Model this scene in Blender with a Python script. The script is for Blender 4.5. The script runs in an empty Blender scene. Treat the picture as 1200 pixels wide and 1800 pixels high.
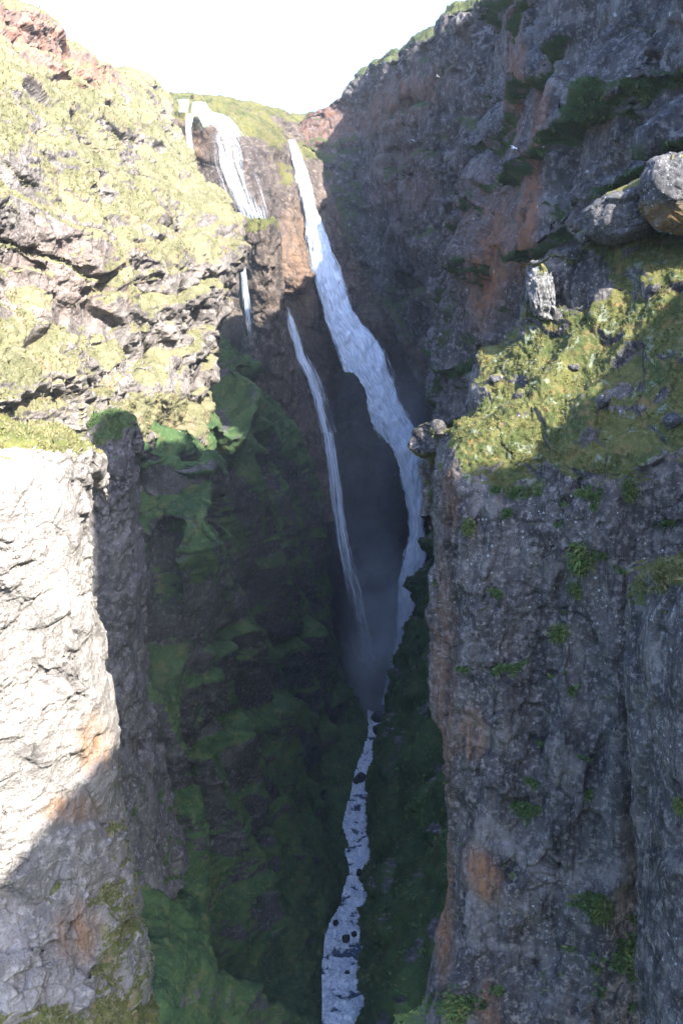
import bpy, bmesh, math, random
import numpy as np
from mathutils import Vector

scene = bpy.context.scene
col = scene.collection
random.seed(7)
rng = np.random.default_rng(11)

# ------------------------------------------------------------------ camera, sky, sun, exposure
F_PX, PITCH = 1930.0, math.radians(11.7)
cam_data = bpy.data.cameras.new("camera")
cam = bpy.data.objects.new("camera", cam_data)
col.objects.link(cam)
cam.location = (0, 0, 0)
cam.rotation_euler = (math.radians(90) - PITCH, 0, 0)
cam_data.sensor_fit = 'VERTICAL'
cam_data.sensor_height = 36.0
cam_data.sensor_width = 24.0
cam_data.lens = 36.0 * F_PX / 1800.0
cam_data.clip_start = 0.5
cam_data.clip_end = 20000
scene.camera = cam

SUN = Vector((0.48, -0.58, 0.656)).normalized()
world = bpy.data.worlds.new("World")
scene.world = world
world.use_nodes = True
wn = world.node_tree.nodes
wl = world.node_tree.links
for n in list(wn):
    wn.remove(n)
sky = wn.new("ShaderNodeTexSky")
sky.sky_type = 'NISHITA'
sky.sun_disc = False
sky.sun_elevation = math.asin(SUN.z)
sky.sun_rotation = math.atan2(SUN.x, SUN.y)
sky.air_density = 1.2
sky.dust_density = 3.0
sky.ozone_density = 4.0
bg = wn.new("ShaderNodeBackground")
bg.inputs['Strength'].default_value = 0.15
wo = wn.new("ShaderNodeOutputWorld")
tint = wn.new("ShaderNodeMix")
tint.data_type = 'RGBA'
tint.blend_type = 'MULTIPLY'
tint.inputs[0].default_value = 1.0
tint.inputs[7].default_value = (0.86, 0.94, 1.15, 1)
wl.new(sky.outputs[0], tint.inputs[6])
wl.new(tint.outputs[2], bg.inputs[0])
wl.new(bg.outputs[0], wo.inputs[0])

sun_data = bpy.data.lights.new("sun", 'SUN')
sun_data.energy = 5.0
sun_data.angle = math.radians(0.5)
sun_data.color = (1.0, 0.96, 0.89)
sun = bpy.data.objects.new("sun", sun_data)
col.objects.link(sun)
sun.rotation_euler = (-SUN).to_track_quat('-Z', 'Y').to_euler()

scene.view_settings.view_transform = 'Standard'
scene.view_settings.look = 'None'
scene.view_settings.exposure = 2.0
scene.view_settings.gamma = 1
scene.view_settings.use_curve_mapping = False
scene.render.engine = 'CYCLES'
scene.cycles.max_bounces = 6
scene.cycles.diffuse_bounces = 3
scene.cycles.transparent_max_bounces = 24
scene.cycles.volume_bounces = 2

# ------------------------------------------------------------------ pixel <-> world
CT, ST = math.cos(PITCH), math.sin(PITCH)


def P(px, py, D):
    """a point of the place seen at photograph position px,py, D metres ahead"""
    a = (px - 600) / F_PX
    b = (900 - py) / F_PX
    y = CT + b * ST
    z = -ST + b * CT
    return (a * D / y, D, z * D / y)


def W(x, y, z):
    return ('w', x, y, z)


def pt(t):
    return (t[1], t[2], t[3]) if t[0] == 'w' else P(*t)


def project(V):
    f = V[:, 1] * CT - V[:, 2] * ST
    u = V[:, 1] * ST + V[:, 2] * CT
    f = np.maximum(f, 0.5)
    return 600 + F_PX * V[:, 0] / f, 900 - F_PX * u / f


# ------------------------------------------------------------------ noise (numpy)
def _hash(ix, iy, iz, seed):
    with np.errstate(over='ignore'):
        h = (ix.astype(np.uint32) * np.uint32(374761393) + iy.astype(np.uint32) * np.uint32(668265263)
             + iz.astype(np.uint32) * np.uint32(2147483647 - 1013904223) + np.uint32((seed * 974711 + 12345) & 0xffffffff))
        h = (h ^ (h >> np.uint32(13))) * np.uint32(1274126177)
        h = (h ^ (h >> np.uint32(16))) * np.uint32(2246822519)
        h = h ^ (h >> np.uint32(15))
    return h


def _f(h, k):
    return ((h >> np.uint32(k)) & np.uint32(1023)).astype(np.float32) / 511.5 - 1.0


def perlin(V, scale, seed=0):
    """gradient noise about -1..1; scale = size in metres (scalar or xyz)"""
    Q = (V / np.asarray(scale, dtype=np.float32)).astype(np.float32)
    I = np.floor(Q).astype(np.int64)
    fr = (Q - I).astype(np.float32)
    s = fr * fr * fr * (fr * (fr * 6 - 15) + 10)
    out = np.zeros(len(V), np.float32)
    for dx in (0, 1):
        wx = s[:, 0] if dx else 1 - s[:, 0]
        for dy in (0, 1):
            wy = s[:, 1] if dy else 1 - s[:, 1]
            for dz in (0, 1):
                wz = s[:, 2] if dz else 1 - s[:, 2]
                h = _hash(I[:, 0] + dx, I[:, 1] + dy, I[:, 2] + dz, seed)
                g = _f(h, 0) * (fr[:, 0] - dx) + _f(h, 10) * (fr[:, 1] - dy) + _f(h, 20) * (fr[:, 2] - dz)
                out += wx * wy * wz * g
    return out * 1.3


def fbm(V, scale, octaves=4, seed=0, gain=0.5):
    s = np.asarray(scale, dtype=np.float32)
    out = np.zeros(len(V), np.float32)
    a = 1.0
    for o in range(octaves):
        out += a * perlin(V, s / (2.03 ** o), seed + o * 17)
        a *= gain
    return out


def facet(V, scale, seed=0, tilt=0.8):
    """broken-rock relief: every cell its own height and its own tilted face; also distance to the joint"""
    Q = (V / np.asarray(scale, dtype=np.float32)).astype(np.float32) + 0.5
    I = np.floor(Q).astype(np.int64)
    fr = (Q - I).astype(np.float32)
    near = np.where(fr < 0.5, -1, 0)
    d1 = np.full(len(V), 9, np.float32)
    d2 = np.full(len(V), 9, np.float32)
    val = np.zeros(len(V), np.float32)
    val2 = np.zeros(len(V), np.float32)
    for dx in (0, 1):
        for dy in (0, 1):
            for dz in (0, 1):
                ox, oy, oz = near[:, 0] + dx, near[:, 1] + dy, near[:, 2] + dz
                h = _hash(I[:, 0] + ox, I[:, 1] + oy, I[:, 2] + oz, seed)
                ax = ox + 0.5 + 0.36 * _f(h, 0) - fr[:, 0]
                ay = oy + 0.5 + 0.36 * _f(h, 10) - fr[:, 1]
                az = oz + 0.5 + 0.36 * _f(h, 20) - fr[:, 2]
                d = ax * ax + ay * ay + az * az
                h2 = h * np.uint32(2654435761)
                v = _f(h2, 2) - tilt * (ax * _f(h2, 12) + ay * _f(h2, 7) + az * _f(h2, 21)) * 1.6
                closer = d < d1
                second = (~closer) & (d < d2)
                val2 = np.where(closer, val, np.where(second, v, val2))
                d2 = np.where(closer, d1, np.minimum(d2, d))
                val = np.where(closer, v, val)
                d1 = np.where(closer, d, d1)
    e = np.sqrt(d2) - np.sqrt(d1)
    t = 0.5 + 0.5 * sstep(e, -0.001, 0.16)
    return val * t + val2 * (1 - t), e


def sstep(x, a, b):
    t = np.clip((x - a) / (b - a), 0, 1)
    return t * t * (3 - 2 * t)


# ------------------------------------------------------------------ lofted surfaces
def _cr(A, t):
    """Catmull-Rom along axis 0 of A at parameters t"""
    n = len(A)
    i = np.clip(np.floor(t).astype(int), 0, n - 2)
    f = (t - i)[:, None, None]
    p1, p2 = A[i], A[i + 1]
    p0 = np.where((i > 0)[:, None, None], A[np.maximum(i - 1, 0)], 2 * p1 - p2)
    p3 = np.where((i < n - 2)[:, None, None], A[np.minimum(i + 2, n - 1)], 2 * p2 - p1)
    d01 = np.linalg.norm(p1 - p0, axis=2, keepdims=True) + 1e-3
    d12 = np.linalg.norm(p2 - p1, axis=2, keepdims=True) + 1e-3
    d23 = np.linalg.norm(p3 - p2, axis=2, keepdims=True) + 1e-3
    m1 = 0.8 * np.minimum(d12, 2.0 * d01) * ((p1 - p0) / d01 * d12 + (p2 - p1) / d12 * d01) / (d01 + d12)
    m2 = 0.8 * np.minimum(d12, 2.0 * d23) * ((p2 - p1) / d12 * d23 + (p3 - p2) / d23 * d12) / (d12 + d23)
    return ((2 * f ** 3 - 3 * f ** 2 + 1) * p1 + (f ** 3 - 2 * f ** 2 + f) * m1 + (-2 * f ** 3 + 3 * f ** 2) * p2 + (f ** 3 - f ** 2) * m2)


def _spread(A, n):
    """n sample parameters along axis 0, denser where the pieces look bigger"""
    c, r = A.shape[0], A.shape[1]
    px, py = project(A.reshape(-1, 3))
    S = np.stack([np.clip(px, -120, 1320), np.clip(py, -120, 1920)], -1).reshape(c, r, 2)
    w = np.linalg.norm(np.diff(S, axis=0), axis=2).mean(axis=1)
    L = np.linalg.norm(np.diff(A, axis=0), axis=2).mean(axis=1)
    w = w / w.sum() + 0.18 * L / L.sum()
    cum = np.concatenate([[0], np.cumsum(w)])
    cum /= cum[-1]
    return np.interp(np.linspace(0, 1, n), cum, np.arange(c))


def grid_normals(G):
    du = np.gradient(G, axis=0)
    dv = np.gradient(G, axis=1)
    N = np.cross(du, dv)
    N /= np.linalg.norm(N, axis=2, keepdims=True) + 1e-9
    return N


def ribs_to_grid(ribs, nu, nv):
    A = np.array([[pt(t) for t in r] for r in ribs], dtype=np.float64)
    G = _cr(A, _spread(A, nu))
    B = _cr(np.swapaxes(G, 0, 1).copy(), _spread(np.swapaxes(A, 0, 1), nv))
    return np.swapaxes(B, 0, 1).copy()


def mesh_from(name, V, Fq, mat, attrs=None, uv=None, smooth=True, parent=None):
    me = bpy.data.meshes.new(name)
    nv, nf, k = len(V), len(Fq), Fq.shape[1]
    me.vertices.add(nv)
    me.vertices.foreach_set('co', np.asarray(V, np.float32).ravel())
    me.loops.add(nf * k)
    me.loops.foreach_set('vertex_index', np.asarray(Fq, np.int32).ravel())
    me.polygons.add(nf)
    me.polygons.foreach_set('loop_start', np.arange(0, nf * k, k, dtype=np.int32))
    me.polygons.foreach_set('loop_total', np.full(nf, k, np.int32))
    me.polygons.foreach_set('use_smooth', np.full(nf, smooth, bool))
    me.update(calc_edges=True)
    for an, av in (attrs or {}).items():
        a = me.attributes.new(an, 'FLOAT', 'POINT')
        a.data.foreach_set('value', np.asarray(av, np.float32))
    if uv is not None:
        l = me.uv_layers.new(name='UVMap')
        l.data.foreach_set('uv', np.asarray(uv, np.float32)[Fq.ravel()].ravel())
    if mat is not None:
        me.materials.append(mat)
    o = bpy.data.objects.new(name, me)
    col.objects.link(o)
    if parent is not None:
        o.parent = parent
    return o


def grid_faces(nu, nv):
    i = np.arange((nu - 1) * (nv - 1))
    a = (i // (nv - 1)) * nv + i % (nv - 1)
    return np.stack([a, a + nv, a + nv + 1, a + 1], 1)


def tag(o, label=None, cat=None, group=None, kind=None):
    if label: o['label'] = label
    if cat: o['category'] = cat
    if group: o['group'] = group
    if kind: o['kind'] = kind
    return o


CLIFFS = {}


def cliff(name, ribs, nu, nv, mat, flip=1, relief=1.0, big=1.0, block=(9, 9, 6), moss_bias=0.0, moss_fn=None,
          ore_fn=None, lichen=0.0, dirt=0.0, gully=0.0, bench=0.0, bench_h=14.0, fade=(0.84, 0.97), gsize=24.0, glean=0.4, lich_fn=None, wet_fn=None, seed=0, scales=(1.0, 0.33, 0.11), smooth=True, closed=False, shape_fn=None):
    G = ribs_to_grid(ribs, nu, nv)
    if shape_fn is not None:
        G = shape_fn(G)
    S = (len(G), len(G[0]))
    N0 = grid_normals(G)
    if closed:
        ctr = G.mean(axis=0, keepdims=True)
        flip = 1 if float((N0[:, nv // 3: -nv // 4] * (G - ctr)[:, nv // 3: -nv // 4]).sum()) > 0 else -1
    else:
        px0, py0 = project(G.reshape(-1, 3))
        inv = ((px0 > -60) & (px0 < 1260) & (py0 > -60) & (py0 < 1860)).reshape(S)
        if inv.sum() < 50:
            inv[:] = True
        flip = 1 if float(-((N0 * G).sum(axis=2) / np.linalg.norm(G, axis=2))[inv].sum()) > 0 else -1
    print('FLIP', name, flip)
    N = N0 * flip
    V = G.reshape(-1, 3)
    n = N.reshape(-1, 3)
    # large swells and gullies
    block = np.array(block, np.float32)
    warp = np.stack([fbm(V, block * 1.3, 2, seed + 3), fbm(V, block * 1.3, 2, seed + 5), fbm(V, block * 1.3, 2, seed + 9)], 1)
    d = big * (1.2 * fbm(V, block * np.array([2.2, 2.2, 4.0]), 2, seed + 1))
    V = V + n * (d * block[0] * 0.20)[:, None]
    vfade = np.tile(1 - sstep(np.linspace(0, 1, S[1]), *fade), S[0])
    if bench > 0:
        zz = (V[:, 2] + 0.30 * bench_h * fbm(V, (bench_h * 3, bench_h * 3, bench_h * 2), 3, seed + 95) * 2 + 0.06 * V[:, 1]) / bench_h
        fr_ = zz - np.floor(zz)
        lay = np.floor(zz)
        hz = _f(_hash(lay, lay * 0 + 3, lay * 0, seed), 3) * 0.35 + 0.75
        am_ = hz * sstep(fbm(V, (bench_h * 1.6, bench_h * 1.6, bench_h * 0.8), 2, seed + 96), -0.45, 0.35)
        prof = fr_ ** 0.7 * (1 - sstep(fr_, 0.82, 1.0)) - 0.8
        hn = n * np.array([1, 1, 0.15])
        V = V + hn * (bench * am_ * prof * vfade)[:, None]
    if gully > 0 or bench > 0:
        Vs = V.copy()
        Vs[:, 1] += glean * V[:, 2]
        gs = np.array([gsize, gsize, gsize * 5.0])
        g = -1.9 * np.sqrt(perlin(Vs, gs, seed + 90) ** 2 + 0.004) - 0.7 * np.sqrt(perlin(Vs, gs * 0.42, seed + 91) ** 2 + 0.004)
        V = V + n * (gully * g * vfade)[:, None]
        V0 = V.reshape(S[0], S[1], 3)
        n = (grid_normals(V0) * flip).reshape(-1, 3) * 0.6 + n * 0.4
        n /= np.linalg.norm(n, axis=1, keepdims=True) + 1e-6
    # broken rock in three sizes
    Vw = V + warp * block * 0.35
    f1, e1 = facet(Vw, block * scales[0], seed + 21)
    crag = 0.18 + 1.0 * sstep(fbm(V, block * 1.7, 2, seed + 80), -0.35, 0.45)
    jo = sstep(fbm(V, block * 0.8, 2, seed + 81), -0.25, 0.35)
    V1 = V + n * (f1 * 0.13 * relief * block[0] - 0.07 * relief * block[0] * jo * (1 - sstep(e1, 0.0, 0.08)))[:, None]
    G1 = V1.reshape(S[0], S[1], 3)
    n1 = (grid_normals(G1) * flip).reshape(-1, 3)
    px, py = project(V1)
    mn = fbm(V1, block * 0.9, 4, seed + 40, 0.6)
    nz = 0.55 * n1[:, 2] + 0.45 * n[:, 2]
    moss = (nz - 0.36) * 3.2 + 0.75 * mn + moss_bias
    if moss_fn is not None:
        moss = moss + moss_fn(px, py, V1)
    mossm = sstep(moss, -0.15, 0.75)
    f2, e2 = facet(Vw * 1.0 + 31.7 + 0.5 * (V - Vw), block * scales[1], seed + 22)
    f3, e3 = facet(V + 0.15 * warp * block[0] * 0.3, block * scales[2], seed + 23)
    f4, e4 = facet(V + 5.3, block * scales[2] * 0.42, seed + 24)
    rock = crag * (0.10 * block[0] * scales[2] * 0.6 * f4 + f2 * 0.22 * block[0] * scales[1] - 0.12 * block[0] * scales[1] * jo * (1 - sstep(e2, 0, 0.10))
                   + f3 * 0.24 * block[0] * scales[2] - 0.08 * block[0] * scales[2] * jo * (1 - sstep(e3, 0, 0.15))
                   + 0.14 * block[0] * scales[2] * fbm(V, block[0] * 0.08, 3, seed + 60))
    soft = (0.8 * min(1.0, block[0] / 9) * (np.abs(perlin(V, min(1.6, block[0] * 0.2), seed + 75)) - 0.3) + 0.25 * min(1.0, block[0] / 9) * perlin(V, min(0.7, block[0] * 0.09), seed + 76)
            + 0.10 * block[0] * scales[1] * 1.6 * (perlin(V, block[0] * 0.30, seed + 70) + 0.6 * perlin(V, block[0] * 0.13, seed + 71))
            + 0.16 * block[0] * scales[2] * perlin(V, block[0] * 0.055, seed + 72) + 0.05 * block[0] * scales[1])
    V2 = V1 + n1 * (relief * rock * (1 - 0.85 * mossm) + soft * mossm)[:, None]
    n2 = (grid_normals(V2.reshape(S[0], S[1], 3)) * flip).reshape(-1, 3)
    moss = moss + (n2[:, 2] - 0.25) * 0.9
    mossm = sstep(moss, 0.0, 0.7)
    ore = ore_fn(px, py, V2) if ore_fn is not None else np.zeros(len(V2))
    lich = lich_fn(px, py, V2) if lich_fn is not None else np.ones(len(V2))
    V2 = V2.astype(np.float32)
    Fq = grid_faces(S[0], S[1])
    if flip < 0:
        Fq = Fq[:, ::-1]
    o = mesh_from(name, V2, Fq, mat, {'moss': mossm, 'ore': ore, 'lich': lich, 'wet': wet_fn(px, py, V2) if wet_fn is not None else np.zeros(len(V2)), 'joint': 1 - jo * (1 - np.minimum(sstep(e2, 0, 0.08), sstep(e1, 0, 0.05)))}, smooth=smooth)
    return o, V2, n2, mossm


def blob(px, py, cx, cy, rx, ry, ang=0.0, soft=0.6):
    c, s = math.cos(math.radians(ang)), math.sin(math.radians(ang))
    u = ((px - cx) * c + (py - cy) * s) / rx
    v = (-(px - cx) * s + (py - cy) * c) / ry
    return 1 - sstep(np.sqrt(u * u + v * v), 1 - soft, 1 + soft)


# ------------------------------------------------------------------ materials
def nd(nt, t, **kw):
    n = nt.nodes.new(t)
    for k, v in kw.items():
        setattr(n, k, v)
    return n


def mixc(nt, fac, a, b, mode='MIX'):
    m = nd(nt, 'ShaderNodeMix', data_type='RGBA', blend_type=mode)
    for sock, v in ((m.inputs[0], fac), (m.inputs[6], a), (m.inputs[7], b)):
        if hasattr(v, 'links'):
            nt.links.new(v, sock)
        elif isinstance(v, (tuple, list)):
            sock.default_value = (*v, 1)
        else:
            sock.default_value = v
    return m.outputs[2]


def math_n(nt, op, a, b=0.0, clamp=False):
    m = nd(nt, 'ShaderNodeMath', operation=op, use_clamp=clamp)
    for sock, v in ((m.inputs[0], a), (m.inputs[1], b)):
        if hasattr(v, 'links'):
            nt.links.new(v, sock)
        else:
            sock.default_value = v
    return m.outputs[0]


def rampf(nt, fac, a, b, lo=0.0, hi=1.0):
    m = nd(nt, 'ShaderNodeMapRange', interpolation_type='SMOOTHSTEP')
    nt.links.new(fac, m.inputs[0])
    m.inputs[1].default_value = a
    m.inputs[2].default_value = b
    m.inputs[3].default_value = lo
    m.inputs[4].default_value = hi
    return m.outputs[0]


def noise_n(nt, vec, scale, detail=4, rough=0.6, dist=0.0):
    n = nd(nt, 'ShaderNodeTexNoise')
    nt.links.new(vec, n.inputs['Vector'])
    n.inputs['Scale'].default_value = scale
    n.inputs['Detail'].default_value = detail
    n.inputs['Roughness'].default_value = rough
    n.inputs['Distortion'].default_value = dist
    return n.outputs['Fac']


def scaled(nt, vec, s):
    m = nd(nt, 'ShaderNodeVectorMath', operation='MULTIPLY')
    nt.links.new(vec, m.inputs[0])
    m.inputs[1].default_value = s
    return m.outputs[0]


def rock_material(name, size, dark, mid, light, moss_a, moss_b, moss_c, ore=(0.22, 0.10, 0.05), lichen=0.0, streak=0.5,
                  lichen_size=0.22, bump=0.9, pale=0.0):
    m = bpy.data.materials.new(name)
    m.use_nodes = True
    nt = m.node_tree
    bsdf = nt.nodes['Principled BSDF']
    geo = nd(nt, 'ShaderNodeNewGeometry')
    pos = geo.outputs['Position']
    am = nd(nt, 'ShaderNodeAttribute', attribute_name='moss').outputs['Fac']
    ao = nd(nt, 'ShaderNodeAttribute', attribute_name='ore').outputs['Fac']
    aj = nd(nt, 'ShaderNodeAttribute', attribute_name='joint').outputs['Fac']
    n1 = noise_n(nt, pos, 1.0 / size, 5, 0.65, 0.4)
    n2 = noise_n(nt, pos, 6.0 / size, 5, 0.7)
    n3 = noise_n(nt, scaled(nt, pos, (1, 1, 0.12)), 5.0 / size, 4, 0.65, 0.3)
    n4 = noise_n(nt, pos, 25.0 / size, 3, 0.7)
    rock = mixc(nt, rampf(nt, n1, 0.35, 0.65), dark, mid)
    n0 = noise_n(nt, scaled(nt, pos, (1, 1, 1.6)), 0.35 / size, 3, 0.6, 0.8)
    rock = mixc(nt, rampf(nt, n0, 0.54, 0.66, 0.0, 0.55), rock, light)
    rock = mixc(nt, rampf(nt, n2, 0.48, 0.66), rock, light)
    rock = mixc(nt, rampf(nt, n4, 0.46, 0.34, 0.0, 0.45), rock, tuple(c * 0.4 for c in dark))
    st = math_n(nt, 'MULTIPLY', rampf(nt, n3, 0.5, 0.68), streak)
    rock = mixc(nt, st, rock, tuple(c * 0.45 for c in dark))
    of = math_n(nt, 'MULTIPLY', ao, rampf(nt, n3, 0.62, 0.38, 0.25, 1.0))
    rock = mixc(nt, of, rock, ore)
    jf = rampf(nt, aj, 0.0, 1.0, 0.5, 0.0)
    rock = mixc(nt, jf, rock, tuple(c * 0.3 for c in dark))
    if lichen > 0:
        vo = nd(nt, 'ShaderNodeTexVoronoi', feature='F1')
        nt.links.new(pos, vo.inputs['Vector'])
        vo.inputs['Scale'].default_value = 1.0 / lichen_size
        vo.inputs['Randomness'].default_value = 1.0
        sep = nd(nt, 'ShaderNodeSeparateColor')
        nt.links.new(vo.outputs['Color'], sep.inputs[0])
        rad = rampf(nt, sep.outputs[0], 1 - lichen, 1.0, 0.0, 0.34)
        dd = math_n(nt, 'ADD', vo.outputs['Distance'], math_n(nt, 'MULTIPLY', math_n(nt, 'SUBTRACT', n4, 0.5), 0.5))
        spot = math_n(nt, 'LESS_THAN', dd, rad)
        al = nd(nt, 'ShaderNodeAttribute', attribute_name='lich').outputs['Fac']
        patch = math_n(nt, 'MULTIPLY', rampf(nt, n1, 0.44, 0.58), al)
        lp = math_n(nt, 'MULTIPLY', math_n(nt, 'MULTIPLY', spot, patch), 0.85)
        rock = mixc(nt, lp, rock, (0.42, 0.43, 0.43))
        lp2 = math_n(nt, 'MULTIPLY', math_n(nt, 'MULTIPLY', rampf(nt, n4, 0.56, 0.66), patch), 0.35 * min(1, lichen * 4))
        rock = mixc(nt, lp2, rock, (0.30, 0.32, 0.31))
    mg = mixc(nt, rampf(nt, n1, 0.40, 0.60), moss_a, moss_b)
    mg = mixc(nt, rampf(nt, n2, 0.50, 0.72), mg, moss_c)
    n5 = noise_n(nt, pos, 2.2 / size, 3, 0.6, 0.6)
    mg = mixc(nt, rampf(nt, n5, 0.56, 0.66, 0.0, 0.6), mg, (moss_c[0] * 1.1, moss_c[1] * 0.85, moss_c[2] * 0.9))
    mg = mixc(nt, rampf(nt, n5, 0.42, 0.34, 0.0, pale), mg, (0.20, 0.22, 0.16))
    mg = mixc(nt, rampf(nt, n4, 0.48, 0.30, 0.0, 0.4), mg, tuple(c * 0.45 for c in moss_a))
    edge = math_n(nt, 'ADD', am, math_n(nt, 'MULTIPLY', math_n(nt, 'SUBTRACT', math_n(nt, 'ADD', math_n(nt, 'MULTIPLY', n4, 0.5), math_n(nt, 'MULTIPLY', n2, 0.5)), 0.5), 1.6))
    mf = rampf(nt, edge, 0.35, 0.6)
    c = mixc(nt, mf, rock, mg)
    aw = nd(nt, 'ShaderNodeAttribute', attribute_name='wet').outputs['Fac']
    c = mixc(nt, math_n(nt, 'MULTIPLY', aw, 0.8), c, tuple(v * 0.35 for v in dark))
    nt.links.new(c, bsdf.inputs['Base Color'])
    bsdf.inputs['Roughness'].default_value = 0.92
    bsdf.inputs['Specular IOR Level'].default_value = 0.18
    h = math_n(nt, 'ADD', math_n(nt, 'MULTIPLY', n2, 0.6), math_n(nt, 'MULTIPLY', n4, 0.35))
    b = nd(nt, 'ShaderNodeBump')
    b.inputs['Strength'].default_value = bump
    b.inputs['Distance'].default_value = size * 0.13
    nt.links.new(h, b.inputs['Height'])
    nt.links.new(b.outputs[0], bsdf.inputs['Normal'])
    return m


GREEN_A, GREEN_B, GREEN_C = (0.030, 0.060, 0.020), (0.045, 0.085, 0.028), (0.075, 0.095, 0.028)
YEL_A, YEL_B, YEL_C = (0.135, 0.13, 0.065), (0.20, 0.185, 0.10), (0.265, 0.235, 0.15)
M_sun = rock_material('sunlit_mossy_rock', 9, (0.12, 0.105, 0.095), (0.23, 0.20, 0.175), (0.33, 0.29, 0.26), YEL_A, YEL_B, YEL_C,
                      ore=(0.27, 0.14, 0.095), streak=0.35)  # rock and moss tones lifted for the wall standing in sun
M_pale = rock_material('pale_fractured_rock', 6, (0.17, 0.155, 0.14), (0.30, 0.27, 0.245), (0.40, 0.365, 0.33), (0.10, 0.11, 0.03), (0.15, 0.15, 0.045), YEL_C,
                       ore=(0.26, 0.14, 0.07), streak=0.25)
M_shade = rock_material('shaded_basalt_green_slope', 6, (0.038, 0.037, 0.037), (0.08, 0.077, 0.075), (0.15, 0.145, 0.14), (0.032, 0.066, 0.026), (0.062, 0.108, 0.038), (0.12, 0.15, 0.055),
                        streak=0.4)  # rock tones lowered to deepen the shade on the lower wall
M_head = rock_material('wet_basalt', 10, (0.060, 0.048, 0.042), (0.12, 0.092, 0.075), (0.20, 0.16, 0.13), (0.07, 0.075, 0.025), (0.13, 0.12, 0.04), YEL_A,
                       ore=(0.20, 0.12, 0.07), streak=0.6)
M_far = rock_material('far_brown_basalt', 11, (0.048, 0.042, 0.042), (0.11, 0.092, 0.085), (0.24, 0.22, 0.21), (0.045, 0.065, 0.025), (0.075, 0.088, 0.035), (0.12, 0.11, 0.055),
                      ore=(0.17, 0.085, 0.055), streak=0.6)
M_mid = rock_material('weathered_basalt', 6, (0.045, 0.042, 0.042), (0.11, 0.10, 0.095), (0.24, 0.22, 0.21), (0.030, 0.062, 0.020), (0.05, 0.09, 0.028), (0.08, 0.10, 0.035),
                      ore=(0.24, 0.115, 0.06), lichen=0.10, lichen_size=1.0, streak=0.5)
M_fore = rock_material('lichen_basalt', 2.6, (0.042, 0.039, 0.038), (0.105, 0.093, 0.086), (0.23, 0.205, 0.185), (0.055, 0.070, 0.022), (0.11, 0.11, 0.035), (0.17, 0.145, 0.06),
                       ore=(0.27, 0.13, 0.06), lichen=0.30, lichen_size=0.26, streak=0.65, pale=0.8)
M_boulder = rock_material('lichen_boulder', 1.6, (0.045, 0.045, 0.048), (0.09, 0.085, 0.085), (0.17, 0.16, 0.16), (0.09, 0.09, 0.03), (0.14, 0.13, 0.045), (0.19, 0.16, 0.06),
                          ore=(0.20, 0.12, 0.035), lichen=0.55, lichen_size=0.24, streak=0.2)
M_pillar = rock_material('grey_pillar_rock', 5, (0.075, 0.068, 0.068), (0.15, 0.135, 0.13), (0.25, 0.23, 0.22), (0.045, 0.075, 0.025), (0.07, 0.11, 0.035), (0.11, 0.13, 0.05),
                         ore=(0.24, 0.13, 0.07), streak=0.4)
M_sunwhite = rock_material('sun_paled_lichened_rock', 1.4, (0.07, 0.068, 0.066), (0.16, 0.155, 0.15), (0.38, 0.37, 0.35), (0.09, 0.09, 0.03), (0.14, 0.13, 0.045), (0.19, 0.16, 0.06), lichen=0.3, lichen_size=0.2, streak=0.3)  # lichened rock, paled so the face reads as sunlit
M_wetrock = rock_material('wet_river_rock', 2, (0.012, 0.013, 0.016), (0.025, 0.025, 0.03), (0.04, 0.04, 0.045), GREEN_A, GREEN_A, GREEN_A)

# ------------------------------------------------------------------ THE GORGE WALLS
XR = 40.0


def shade_rim_z(y):
    """height of the unseen right-hand rim beyond the view, shaped for the shadow it casts"""
    ys = [-80, -10, 6, 15, 24, 34, 41, 43, 46, 48, 52, 55, 58, 64, 65.8, 67.5, 80, 90, 100, 125, 140, 155]
    zs = [52, 48, 46, 45, 40, 34, 27, 27, 25.5, 25, 25, 24, 23.5, 22, 22, 87, 83, 72, 67, 58, 51, 52]  # heights follow the shadow edges wanted across the gorge
    return float(np.interp(y, ys, zs))


# falls headwall
head_ribs = [
    [W(-75, 520, 70), (225, 165, 440), (240, 230, 400), (250, 330, 385), (300, 470, 378), (380, 620, 372), (450, 800, 368), (540, 1000, 366), (600, 1280, 358)],
    [W(-58, 520, 75), (300, 168, 430), (312, 215, 396), (325, 300, 388), (370, 440, 378), (430, 600, 372), (500, 780, 368), (570, 1000, 366), (620, 1280, 358)],
    [W(-42, 520, 75), (350, 172, 432), (366, 206, 396), (378, 290, 385), (425, 430, 374), (452, 560, 372), (520, 760, 370), (588, 980, 368), (635, 1280, 360)],
    [W(-25, 520, 75), (410, 180, 432), (428, 212, 398), (445, 320, 379), (478, 450, 368), (505, 570, 368), (560, 760, 370), (605, 980, 370), (648, 1280, 362)],
    [W(-8, 520, 68), (462, 205, 430), (488, 240, 402), (512, 370, 379), (528, 460, 368), (545, 580, 370), (610, 760, 371), (650, 980, 371), (662, 1280, 364)],
    [W(-6, 520, 56), (487, 226, 430), (508, 258, 408), (540, 390, 390), (562, 490, 384), (600, 620, 382), (660, 760, 382), (705, 980, 380), (680, 1280, 368)],
    [W(5, 520, 50), (505, 247, 440), (530, 272, 424), (565, 390, 404), (610, 510, 398), (665, 640, 394), (720, 770, 392), (750, 980, 390), (705, 1280, 372)],
    [W(12, 520, 46), (525, 255, 445), (562, 285, 430), (600, 390, 415), (660, 510, 408), (720, 640, 404), (770, 770, 402), (780, 980, 400), (740, 1280, 380)],
]


def head_moss(px, py, V):
    m = -0.5 + 1.6 * blob(px, py, 440, 215, 60, 22, 25) + 1.2 * blob(px, py, 330, 210, 35, 25) - 1.0 * blob(px, py, 420, 320, 90, 120)
    m = m + 1.3 * blob(px, py, 500, 290, 18, 60, -20)
    m = m - 0.8 * (py > 560)
    return m


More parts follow.
